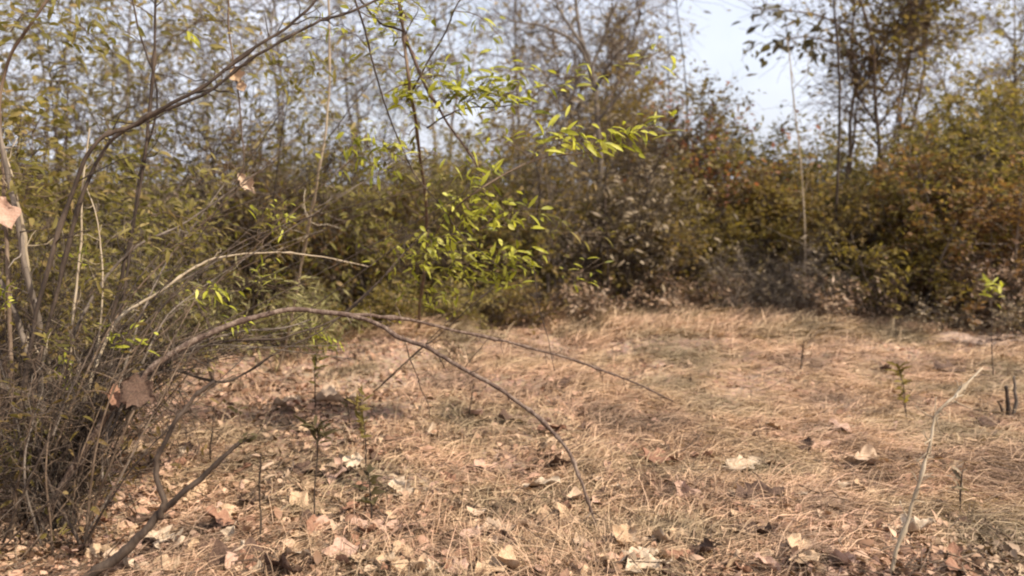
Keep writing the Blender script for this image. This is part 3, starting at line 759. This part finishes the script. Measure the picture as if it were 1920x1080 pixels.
for st, en, n, L, W_, fn in [((870, 200), (925, 150), 30, .08, .024, .08), ((830, 110), (800, 130), 26, .07, .022, .09), ((850, 20), (940, 70), 18, .07, .02, .06), ((990, 190), (1090, 145), 26, .08, .024, .08), ((1130, 200), (1235, 98), 14, .09, .026, .05), ((690, 90), (650, 60), 26, .07, .022, .09), ((790, 345), (720, 280), 30, .08, .022, .09), ((850, 420), (905, 350), 26, .09, .024, .06), ((770, 200), (760, 180), 34, .085, .032, .05), ((820, 210), (855, 170), 30, .09, .03, .07), ((860, 205), (935, 180), 46, .095, .03, .09), ((930, 200), (960, 170), 26, .09, .028, .06),
                        ((760, 60), (740, 20), 40, .08, .026, .09), ((700, 30), (720, 5), 20, .07, .02, .06), ((690, 260), (690, 280), 40, .08, .024, .1), ((880, 290), (905, 345), 24, .1, .02, .06),
                        ((1060, 290), (1040, 250), 14, .1, .034, .05), ((1000, 300), (1135, 275), 40, .10, .032, .06), ((1130, 285), (1165, 262), 22, .11, .034, .05), ((1150, 280), (1225, 238), 20, .11, .022, .08),
                        ((870, 380), (885, 405), 30, .09, .028, .07), ((900, 430), (970, 395), 44, .09, .028, .08), ((800, 440), (810, 455), 24, .08, .034, .05), ((770, 180), (830, 140), 40, .07, .02, .1), ((1000, 300), (900, 265), 16, .09, .02, .08)]:
    S.sprig((*st, Y1), (*en, Y1), 'bright', int(n * 1.05), L * .84, W_ * .85, fan=fn * 1.15)
for st, en, n, L, W_, fn in [((795, 470), (830, 480), 60, .085, .022, .10), ((850, 490), (880, 500), 60, .09, .02, .10), ((940, 500), (975, 490), 40, .10, .026, .06), ((940, 540), (950, 515), 24, .09, .028, .05), ((800, 560), (815, 570), 34, .06, .02, .07), ((1070, 520), (1095, 512), 16, .08, .016, .06), ((790, 500), (740, 510), 36, .07, .018, .1)]:
    S.sprig((*st, Y1 + .4), (*en, Y1 + .4), 'bright', int(n * 1.1), L * .85, W_ * .9, fan=fn * 1.25)
for st, en, n in [((790, 400), (740, 330), 60), ((800, 420), (860, 330), 60), ((760, 160), (700, 120), 50), ((770, 300), (700, 330), 50), ((1000, 425), (1060, 440), 40), ((800, 450), (720, 430), 60)]:
    S.sprig((*st, Y1 + .2), (*en, Y1 + .2), 'green', int(n * .6), .08, .02, fan=.12)

# ---- dark crossing stems low centre
r = G(620, 760)
K = Plant('crossing_stems', 'shrub', 'thin dark stems leaning right under the sapling, holding a clot of dead leaves', r, 307)
K.stem([(700, 735, r[1] + .2), (790, 650, r[1] + .1), (850, 600, r[1] + .1), (925, 538, r[1] + .1)], .005, .003, 'bark_dark', knots=3, twigs=8, twl=.08)
K.stem([(700, 735, r[1] + .2), (800, 640, r[1] + .15), (870, 575, r[1] + .2), (935, 530, r[1] + .2)], .004, .002, 'bark_dark', knots=3, twigs=6, twl=.08)
K.stem([(868, 694, r[1] + .1), (890, 665, r[1] + .1), (915, 636, r[1] + .1)], .003, .002, 'bark_dark', 'twig')
K.stem([(700, 735, r[1] + .2), (820, 640, r[1] + .1), (850, 660, r[1] + .1)], .002, .002, 'bark_dark', 'twig')
K.sprig((838, 640, r[1] + .1), (856, 668, r[1] + .1), 'dead', 70, .04, .014, fan=.022, label='clot of dead leaves')
T = Plant('hanging_twig', 'twig', 'thin dark twig hanging below the bright leaves, right of centre', P(1000, 500, 4.2), 308)
T.stem([(1000, 498, 4.2), (1008, 560, 4.2), (1022, 620, 4.2), (1040, 696, 4.2)], .003, .0015, 'bark_dark', 'stem', twigs=4, twl=.05)
T = Plant('dangling_twig', 'twig', 'thin crooked twig dangling from the long cane to the straw', P(755, 628, Yb + .45), 309)
T.stem([(755, 628, Yb + .45), (775, 680, Yb + .45), (790, 728, Yb + .45), (803, 750, Yb + .45), (806, 782, Yb + .45)], .003, .0018, 'bark_brown', 'stem', twigs=5, twl=.04)

# ---- pale grass stalk at lower right
r = G(1668, 1085)
Q = Plant('dry_stalk', 'grass stalk', 'long pale dry stalk leaning right at the lower right', r, 310)
Q.stem([(1668, 1085, r[1]), (1695, 1000, r[1] + .02), (1720, 910, r[1] + .05), (1745, 820, r[1] + .08), (1775, 755, r[1] + .12), (1842, 690, r[1] + .2)], .0075, .004, 'bark_pale', 'stem', knots=12, twigs=46, twl=.06)
# ---- thin upright stems before the right bushes
for k, (pts, rr, bk, lab) in enumerate([
    ([(1512, 560, 8.9), (1508, 420, 8.8), (1500, 280, 8.8), (1484, 150, 8.7), (1476, 70, 8.7)], .010, 'bark_pale', 'thin pale upright stem standing in the gap of sky'),
    ([(1572, 560, 9.0), (1568, 430, 9.0), (1572, 300, 9.0), (1574, 150, 9.0), (1560, -40, 9.0)], .022, 'bark_dark', 'dark straight trunk running from the brushwood to the top, right of the sky'),
    ([(1292, 420, 11.4), (1290, 250, 11.4), (1280, 100, 11.4), (1262, -40, 11.4)], .014, 'bark_dark', 'dark bare stem at the left side of the open sky'),
    ([(1262, 420, 11.6), (1258, 250, 11.6), (1252, 60, 11.6), (1248, -40, 11.6)], .008, 'bark_dark', 'thinner bare stem just left of the dark one by the sky')]):
    b = np.array(P(*pts[0])); b[2] = float(height(b[0], b[1]))
    U = Plant('thin_tree', 'tree', lab, b, 320 + k)
    W = [b] + [P(*p) for p in pts]
    U.stem(W, rr, rr * .45, bk, 'trunk', knots=4, twigs=10 if k != 2 else 4, twl=.5, world=True)
# leaf sprays against the sky belong to a tree of their own
b = np.array(P(1640, 560, 10.6)); b[2] = float(height(b[0], b[1]))
U = Plant('tree', 'tree', 'tree with a leaning trunk and dark leaves hanging against the sky', b, 330)
U.stem([b, P(1636, 420, 10.6), P(1648, 300, 10.6), P(1640, 200, 10.5), P(1636, 90, 10.4), P(1600, -40, 10.4)], .032, .014, 'bark_brown', 'trunk', world=True, twigs=10, twl=.5)
for a in [[(1640, 150, 10.5), (1580, 90, 10.4), (1520, 70, 10.3), (1460, 75, 10.3)], [(1637, 110, 10.4), (1560, 40, 10.4), (1480, 20, 10.3), (1410, 15, 10.3)], [(1640, 190, 10.5), (1700, 110, 10.5), (1780, 60, 10.5), (1860, 30, 10.5)],
          [(1640, 120, 10.5), (1670, 60, 10.5), (1720, -20, 10.5)], [(1645, 260, 10.6), (1720, 230, 10.6), (1800, 180, 10.6), (1850, 140, 10.6)], [(1645, 290, 10.6), (1690, 240, 10.6), (1730, 170, 10.6)], [(1646, 300, 10.6), (1700, 285, 10.5), (1770, 270, 10.4)], [(1645, 270, 10.6), (1600, 220, 10.5), (1545, 190, 10.5)], [(1645, 240, 10.6), (1685, 180, 10.5), (1700, 120, 10.5), (1760, 90, 10.4)], [(1640, 230, 10.6), (1600, 160, 10.5), (1590, 100, 10.5)]]:
    U.stem(a, .016, .005, 'bark_brown', 'branch', twigs=44, twl=.6)
for st, en, n, L, W_, fn in [((1520, 70), (1455, 95), 20, .12, .06, .12), ((1480, 20), (1410, 18), 12, .10, .05, .08), ((1500, 40), (1440, 50), 16, .12, .055, .12), ((1460, 75), (1448, 100), 4, .12, .06, .02),
                             ((1430, 80), (1405, 98), 3, .08, .04, .02), ((1540, 60), (1530, 85), 30, .11, .05, .15), ((1410, 80), (1390, 115), 3, .07, .03, .04)]:
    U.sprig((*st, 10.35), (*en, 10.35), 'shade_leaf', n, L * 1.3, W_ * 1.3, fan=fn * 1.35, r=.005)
for st, en, n, mt in [((1560, 40), (1620, 30), 130, 'brown'), ((1640, 90), (1680, 60), 130, 'brown'), ((1600, 20), (1560, -10), 110, 'olive'), ((1700, 110), (1740, 80), 80, 'olive'), ((1780, 60), (1840, 20), 60, 'olive'), ((1700, 20), (1760, -10), 90, 'gold')]:
    U.sprig((*st, 10.45), (*en, 10.45), mt, int(n * .7), .11, .055, fan=.38, r=.005)

# ---- forked tree at top centre
b = np.array(P(1120, 560, 10.3)); b[2] = float(height(b[0], b[1]))
U = Plant('forked_tree', 'tree', 'bare forked tree with a dark limb reaching left, at top centre', b, 331)
U.stem([b, P(1128, 400, 10.3), P(1122, 250, 10.3), P(1108, 130, 10.3), P(1088, 60, 10.3), P(1075, -40, 10.3)], .045, .018, 'bark_grey', 'trunk', world=True, twigs=8, twl=.6)
for a in [[(1112, 150, 10.3), (1082, 85, 10.2), (1020, 50, 10.1), (960, 40, 10), (920, 15, 10)], [(1120, 230, 10.3), (1160, 180, 10.2), (1200, 120, 10.2), (1225, 60, 10.2)], [(1108, 130, 10.3), (1130, 80, 10.3), (1150, 20, 10.3), (1180, -40, 10.3)],
          [(1125, 300, 10.3), (1070, 240, 10.2), (1010, 210, 10.1)], [(1115, 170, 10.3), (1150, 110, 10.1), (1190, 70, 10)], [(1090, 80, 10.2), (1050, 20, 10.2), (1030, -30, 10.2)]]:
    U.stem(a, .022, .007, 'bark_grey', 'branch', twigs=34, twl=.6)

# ---- small weeds on the clearing
def weed(px, py, top, seed, label, leafm='dead', n=14, L=.05, W_=.014, lean=0, bark='bark_dark', rr=.0042, fan=.01, head=False):
    r = G(px, py)
    w = Plant('dry_weed', 'weed', label, r, seed, 'weeds standing on the clearing')
    y = r[1]
    w.stem([(px, py + 4, y), (px + lean * .3, py + (top - py) * .5, y), (px + lean, top, y)], rr, rr * .5, bark, knots=2, twigs=5, twl=.04, k=5)
    a = .15 if not head else .7
    w.sprig((px + lean * a, py + (top - py) * a, y), (px + lean, top, y), leafm, int(n * 1.4), L * 1.4, W_ * 1.4, fan=fan, sag=0, r=.0015)
    return w
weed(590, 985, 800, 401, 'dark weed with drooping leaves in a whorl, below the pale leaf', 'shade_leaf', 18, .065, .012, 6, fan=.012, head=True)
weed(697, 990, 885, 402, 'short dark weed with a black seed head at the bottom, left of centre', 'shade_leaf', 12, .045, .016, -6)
weed(487, 1030, 850, 403, 'thin straight dry stalk near the bottom, right of the forked branch', 'dead', 8, .03, .01, 2)
weed(686, 880, 740, 404, 'olive weed with a nodding top, left of centre', 'olive', 24, .045, .014, -12)
weed(590, 770, 650, 405, 'small green weed in the straw under the crossing canes', 'green', 20, .05, .014, 4)
weed(1700, 790, 690, 406, 'yellow green weed with a pale head near the track', 'gold', 26, .06, .016, -14)
weed(1862, 700, 525, 407, 'tall weed with a bright yellow green top at the right edge', 'bright', 18, .055, .018, -4, fan=.05, head=True)
weed(1680, 640, 500, 408, 'weed with yellow green leaves before the golden bush', 'gold', 34, .055, .02, 0, fan=.08)
weed(395, 870, 760, 410, 'thin dark stalk between the fork and the leaf litter', 'dead', 8, .03, .01, 6)
weed(655, 800, 735, 411, 'small dark stalk before the crossing canes', 'shade_leaf', 8, .03, .012, -6)
weed(880, 790, 720, 413, 'small dry stalk under the long brown cane', 'dead', 8, .03, .01, 8)
weed(1500, 720, 640, 414, 'dry weed among the straw at centre right', 'dead', 14, .04, .012, 8)
weed(1800, 960, 880, 416, 'small grey weed at the lower right', 'grey', 12, .035, .012, 5)

# ---- snapped stub at the right edge
r = G(1893, 778)
Z_ = Plant('broken_stub', 'stub', 'short dark snapped stems standing in the straw at the right edge', r, 340)
Z_.stem([(1888, 780, r[1]), (1890, 750, r[1]), (1886, 724, r[1])], .014, .010, 'bark_dark', knots=2)
Z_.stem([(1900, 779, r[1]), (1905, 745, r[1] + .02), (1902, 705, r[1] + .03)], .013, .007, 'bark_grey', knots=2)
Z_.stem([(1880, 779, r[1]), (1877, 765, r[1]), (1870, 752, r[1] - .02)], .008, .004, 'bark_dark', knots=1)

# ------------------------------------------------------------------ dead leaves
def leaf_mesh(name, rng, mat, curl=.5, lobes=0.0):
    """a broad dry leaf of unit length: curled blade with a raised midrib and a stalk"""
    n, w = 15, 9
    V = []
    ph = rng.uniform(0, 6.28, 4)
    ct, cs = curl * rng.uniform(.6, 1.4), curl * rng.uniform(.4, 1.4)
    asp = rng.uniform(.26, .38)
    for i in range(n):
        t = i / (n - 1)
        half = asp * (math.sin(math.pi * t ** .8) ** .7 if 0 < t < 1 else .02) * (1 + .22 * math.sin(9 * t + ph[0]) * lobes + .20 * rng.normal())
        a = ct * (t - .5) * 1.6
        for j in range(w):
            s = j / (w - 1) * 2 - 1
            yy = s * half * (1 - .25 * cs * abs(s))
            zz = cs * half * s * s * .9 + .04 * math.sin(6 * t + ph[2] + 2 * s) + .06 * math.sin(13 * t + 5 * s + ph[3]) * abs(s) + .010 * rng.normal() - .012 * (abs(s) < .1)
            V.append((math.sin(a) / max(abs(ct) * 1.6, .3) if abs(ct) > .1 else t - .5, yy, zz + (1 - math.cos(a)) * .45))
    q = [(i * w + j, i * w + j + 1, (i + 1) * w + j + 1, (i + 1) * w + j) for i in range(n - 1) for j in range(w - 1)]
    g = Geo(); g.add(V, q)
    b = np.array(V[4])
    st = np.stack([b, b + np.array([-.09, .01, .02]), b + np.array([-.18, .03, .0])])
    tubes(g, st[None], np.array([[.012, .010, .008]]), 4)
    return g.mesh(name, mat)

rngL = np.random.default_rng(77)
LM = {c: [leaf_mesh('fallen_leaf', rngL, FALL[c], rngL.uniform(.15, .7), 1.0) for _ in range(4)] for c in FALL}

def drop_leaf(px, py, size, col, label, group=None, rot=None, variant=None, tilt=.3, lift=.0):
    g = G(px, py)
    dist = math.hypot(g[1], CAM[2])
    L = size / FPX * dist * 1.08
    me = LM[col][rngL.integers(0, 4) if variant is None else variant]
    o = bpy.data.objects.new('fallen_leaf', me); C.objects.link(o)
    o.location = (g[0], g[1], g[2] + .012 + lift)
    o.rotation_euler = (rngL.normal(0, tilt), rngL.normal(0, tilt), rngL.uniform(0, 6.28) if rot is None else rot)
    o.scale = (L, L, L * 1.0)
    o['label'] = label; o['category'] = 'leaf'
    if group: o['group'] = group
    return o

GL = 'large dry leaves on the ground'
for a in [
 (1015, 918, 66, 'cream', 'cream curled leaf in the straw, left of the long cane', .1), (945, 1008, 100, 'pale', 'largest pale tan leaf, at the bottom near the centre', .3),
 (885, 1020, 55, 'pink', 'pinkish leaf touching the left of the largest pale leaf', 1.2), (895, 972, 45, 'pale', 'small pale leaf standing above the largest pale leaf', 1.3),
 (1395, 882, 74, 'cream', 'brightest cream white leaf, lying in the straw right of centre', .4), (1245, 868, 86, 'rust', 'rusty folded leaf right of the long cane', .5),
 (432, 995, 96, 'rust', 'terracotta leaf beside the forked branch', .1), (560, 1018, 70, 'tan', 'tan leaf right of the terracotta leaf', .2),
 (905, 882, 60, 'pink', 'pinkish curled leaf left of the long cane', 2.2), (1022, 980, 56, 'tan', 'tan leaf right above the largest pale leaf', .1),
 (1572, 926, 44, 'cream', 'small cream leaf at lower right', .1), (1508, 937, 28, 'cream', 'tiny cream leaf left of another small cream leaf', .1),
 (1630, 866, 70, 'pale', 'pale crumpled leaf right of the brightest leaf', .3), (1575, 808, 50, 'pink', 'pinkish leaf above the crumpled pale one', 2.0),
 (1665, 812, 48, 'pink', 'pinkish leaf farther right, near the leaning stalk', 2.2), (1715, 1003, 70, 'cream', 'cream leaf beside the foot of the leaning stalk', .0),
 (1195, 1064, 80, 'cream', 'cream leaf cut by the bottom edge right of centre', .3), (1248, 1070, 34, 'cream', 'narrow white leaf standing at the bottom edge', 1.5),
 (690, 996, 66, 'pink', 'pinkish leaf behind the black headed weed', .4), (640, 765, 90, 'pale', 'broad pale leaf on the straw left of centre', .1),
 (545, 768, 60, 'pale', 'pale leaf left of the broad pale one', .1), (395, 1000, 46, 'dark', 'dark brown leaf touching the terracotta leaf', .2),
 (1425, 940, 90, 'dark', 'dark curled leaf under the brightest cream leaf', .2), (1405, 1010, 76, 'dark', 'dark leaf below the dark curled one, lower right', 2.6),
 (960, 796, 50, 'dark', 'dark leaf under the long brown cane', .1), (1048, 880, 52, 'dark', 'dark brown leaf beside the bend of the cane', .1),
 (450, 1062, 100, 'dark', 'dark leaf at the bottom edge near the forked branch', .3), (640, 1050, 70, 'pink', 'pinkish leaf at the bottom edge, left', .5),
 (280, 985, 70, 'dark', 'dark leaf right behind the fork', .5), (1060, 722, 26, 'dark', 'tiny dark leaf in the bright straw, centre', .5),
 (1660, 700, 30, 'dark', 'small dark leaf near the track', .4), (1780, 700, 60, 'dark', 'dark brown leaf before the track at the right', .3), (1385, 975, 40, 'tan', 'tan leaf between two dark leaves', .9),
 (1855, 800, 50, 'dark', 'dark leaf at the right, below the stump', .4), (1130, 935, 30, 'dark', 'small dark leaf beside the long cane near its tip', 1.0)]:
    drop_leaf(a[0], a[1], a[2], a[3], a[4], GL, a[5], tilt=.22, lift=.018)
names = {'pale': 'dry pale leaf lying in the leaf litter', 'cream': 'dry cream leaf lying in the leaf litter', 'tan': 'dry tan leaf lying in the leaf litter', 'pink': 'dry pinkish leaf lying in the leaf litter',
         'rust': 'dry rusty leaf lying in the leaf litter', 'dark': 'dry dark brown leaf lying in the leaf litter'}
cols = ['tan', 'pink', 'pale', 'rust', 'dark', 'tan', 'pink', 'cream', 'tan', 'rust']
for k in range(255):
    px = rngL.uniform(150, 1880); py = 1085 - 330 * rngL.uniform(0, 1) ** 1.9
    if px > 1300 and rngL.uniform() < .55: px = rngL.uniform(250, 1250)
    c = cols[rngL.integers(0, len(cols))]
    drop_leaf(px, py, rngL.uniform(30, 84) * (.45 + .55 * (py - 700) / 380), c, names[c], names[c].replace('leaf lying', 'leaves lying'), tilt=.35, lift=rngL.uniform(-.01, .03))

# withered leaves caught in the shrub
def hung(px, py, Y, L, col, label, rot):
    o = bpy.data.objects.new('withered_leaf', LM[col][0]); C.objects.link(o)
    o.location = P(px, py, Y); o.rotation_euler = rot; o.scale = (L, L, L)
    o['label'] = label; o['category'] = 'leaf'
    g = Geo(); tubes(g, np.array([[[-.5, 0, .1], [-.75, .03, .14], [-1.0, .02, .1], [-1.25, -.03, .14]]]), np.array([[.02, .016, .014, .012]]), 5)
    link('stalk', g.mesh('stalk', M['bark_brown']), o)
hung(462, 345, Yb + .68, .13, 'pale', 'pale curled leaf caught on a stem under the rusty shrub', (1.2, .9, .2))
hung(448, 150, Yb + .68, .12, 'tan', 'orange tan leaf hanging on the thin stem at upper left', (1.3, 1.2, 0))
hung(8, 400, Yb + .0, .15, 'pink', 'big pinkish leaf caught at the left edge', (1.0, 1.3, .3))
hung(262, 735, Yb - .02, .17, 'dark', 'big dark brown leaf hanging under the tangled canes', (1.2, .5, .2))
hung(232, 742, Yb + .02, .14, 'rust', 'rusty leaf behind the big dark hanging leaf', (1.1, .3, .9))

# ------------------------------------------------------------------ straw and litter
rg = np.random.default_rng(909)
def wedge(n, y0, y1, power=1.0, margin=.35):
    """points on the ground within view, thinning with distance"""
    u = rg.uniform(0, 1, n)
    Y = y0 * (y1 / y0) ** (u ** power)
    X = rg.uniform(-1, 1, n) * (Y * .70 + margin)
    return X, Y

def blades(g, X, Y, az, el, L, W, bend, lift):
    """strips of three rows bending over"""
    n = len(X)
    z = height(X, Y) + lift
    h = np.stack([np.cos(az), np.sin(az), np.zeros(n)], -1)
    up = np.array([0, 0, 1.0])
    s = np.stack([-np.sin(az), np.cos(az), np.zeros(n)], -1)
    roll = rg.uniform(-.9, .9, n)[:, None]
    s = s * np.cos(roll) + up * np.sin(roll)
    b = np.stack([X, Y, z], -1)
    rows = []
    side = rg.normal(0, .16, n)[:, None]
    for t, w in ((0, .8), (.35, 1.0), (.7, .75), (1.0, .15)):
        e = np.maximum(el - bend * t, -.55)
        p = b + h * (L * t * np.cos(e))[:, None] + up * (L * t * np.sin(e) * (1 - .3 * t))[:, None] + s * side * (L * t * t)[:, None]
        gz = height(p[:, 0], p[:, 1]) + .006
        p[:, 2] = np.maximum(p[:, 2], gz)
        rows += [p - s * (W * w * .5)[:, None], p + s * (W * w * .5)[:, None]]
    V = np.stack(rows, 1)
    i = (np.arange(n) * 8)[:, None]
    q = np.concatenate([i + np.array([[0, 1, 3, 2]]), i + np.array([[2, 3, 5, 4]]), i + np.array([[4, 5, 7, 6]])])
    g.add(V, q)

def density(X, Y):
    """how grassy a place is: bare strip before the thicket, litter near left"""
    n = fbm(X * .8 + 3, Y * .8, 41, 3)
    d = .12 + 2.6 * (n - .38)
    d = d + .45 * np.clip((X + .2) / 1.5, 0, 1) * np.clip((Y - 2.6), 0, 1) - .35 * np.clip((3.9 - Y), 0, 1)
    d = np.where((Y > 7.0) & (X < 1.6), d * .45, d)
    d = np.where((X > 4.0) & (np.abs(Y - 7.25 - .1 * (X - 3.4)) < .3), .04, d)
    return np.clip(d, .04, 1)

g = Geo()
# matted tufts
nt_ = 7000
X, Y = wedge(nt_, 2.35, 12.5, 1.15)
keep = rg.uniform(0, 1, nt_) < density(X, Y)
X, Y = X[keep], Y[keep]
per = 26
nT = len(X)
lean = .75 + 1.5 * (fbm(X * .5, Y * .5, 51, 2) - .5) * 3
sc = np.clip(.7 + .5 * rg.normal(0, 1, nT), .45, 1.8) * (1 + .04 * Y)
Xb = np.repeat(X, per) + rg.normal(0, .05, nT * per) * np.repeat(sc, per)
Yb_ = np.repeat(Y, per) + rg.normal(0, .05, nT * per) * np.repeat(sc, per)
az_ = np.repeat(lean, per) + rg.normal(0, .75, nT * per)
el_ = np.clip(rg.normal(.45, .35, nT * per), .05, 1.3)
L_ = np.repeat(sc, per) * rg.uniform(.07, .19, nT * per)
W_ = (.0013 + .0005 * Yb_) * rg.uniform(.7, 1.3, nT * per)
blades(g, Xb, Yb_, az_, el_, L_, W_, rg.uniform(.3, 1.1, nT * per), .004)
# bigger tussocks combed over by the wind
nb = 420
X, Y = wedge(nb, 2.8, 10.5, .9)
k_ = (rg.uniform(0, 1, nb) < density(X, Y) * 1.1); X, Y = X[k_], Y[k_]; nT = len(X); per = 120
lean = .6 + 3.5 * (fbm(X * .5, Y * .5, 51, 2) - .5)
Xb = np.repeat(X, per) + rg.normal(0, .11, nT * per); Yc_ = np.repeat(Y, per) + rg.normal(0, .11, nT * per)
blades(g, Xb, Yc_, np.repeat(lean, per) + rg.normal(0, .45, nT * per), np.clip(rg.normal(.75, .3, nT * per), .1, 1.4), rg.uniform(.12, .30, nT * per),
       (.0013 + .0005 * Yc_) * rg.uniform(.7, 1.3, nT * per), rg.uniform(.7, 1.6, nT * per), .004)
# loose straw lying anyhow
n = 60000
X, Y = wedge(n, 2.35, 12.5, 1.1)
keep = rg.uniform(0, 1, n) < np.clip(density(X, Y) * 1.4 + .12, 0, 1)
X, Y = X[keep], Y[keep]; n = len(X)
blades(g, X, Y, rg.uniform(0, 6.28, n), np.clip(rg.normal(.08, .15, n), 0, .7), rg.uniform(.05, .2, n) * (1 + .03 * Y), (.0013 + .00048 * Y) * rg.uniform(.6, 1.3, n), rg.uniform(0, .4, n), rg.uniform(.005, .04, n))
ob = link('dry_grass', g.mesh('dry_grass', M['straw'], flat=True)); ob['kind'] = 'stuff'
ob['label'] = 'matted straw coloured dry grass over the clearing'; ob['category'] = 'grass'

# taller straw standing at the far edge
g = Geo()
n = 110000
X = rg.uniform(-6.5, 7.5, n); Y = rg.uniform(7.2, 10.6, n)
keep = (fbm(X * .9, Y * .9, 61, 2) > .36) & ~((X > 3.9) & (Y < 8.0)); X, Y = X[keep], Y[keep]; n = len(X)
blades(g, X, Y, rg.uniform(-.9, 1.6, n), np.clip(rg.normal(.9, .3, n), .2, 1.5), rg.uniform(.10, .34, n) * (1 + .35 * (Y - 7.2) / 3), rg.uniform(.005, .009, n), rg.uniform(.3, 1.3, n), 0)
ob = link('tall_dry_grass', g.mesh('tall_dry_grass', M['straw'], flat=True)); ob['kind'] = 'stuff'
ob['label'] = 'taller dry grass along the foot of the thicket'; ob['category'] = 'grass'

# crumbled leaf litter
g = Geo()
n = 56000
X, Y = wedge(n, 2.3, 11, 1.3)
keep = rg.uniform(0, 1, n) < np.clip(1.05 - .8 * density(X, Y) + .3 * (Y < 3.6) + .35 * (X < -1), .1, 1)
X, Y = X[keep], Y[keep]; n = len(X)
c = np.stack([X, Y, height(X, Y) + rg.uniform(.008, .035, n)], -1)
L_ = (.012 + .042 * rg.uniform(0, 1, n) ** 2) * (1 + .05 * Y)
leaves_near(g, c, rdir(rg, n) * np.array([1, 1, .35]), rdir(rg, n) * .8 + np.array([0, 0, 1.1]), L_, L_ * rg.uniform(.4, .8, n), .6)
ob = link('leaf_litter', g.mesh('leaf_litter', M['litter'], flat=True)); ob['kind'] = 'stuff'
ob['label'] = 'crumbled brown leaf litter between the straw'; ob['category'] = 'leaf litter'

# fine twigs fallen on the ground
g = Geo()
n = 3200
X, Y = wedge(n, 2.4, 9, 1.3)
st = np.stack([X, Y, height(X, Y) + .02], -1)
a = rg.uniform(0, 6.28, n)
d = np.stack([np.cos(a), np.sin(a), rg.normal(.05, .12, n)], -1)
tubes(g, walk(rg, st, d, rg.uniform(.06, .3, n), 5, .08), np.repeat(rg.uniform(.0012, .003, n)[:, None], 5, 1), 4)
ob = link('fallen_twigs', g.mesh('fallen_twigs', M['bark_brown'])); ob['kind'] = 'stuff'
ob['label'] = 'thin dead twigs scattered through the straw'; ob['category'] = 'twigs'
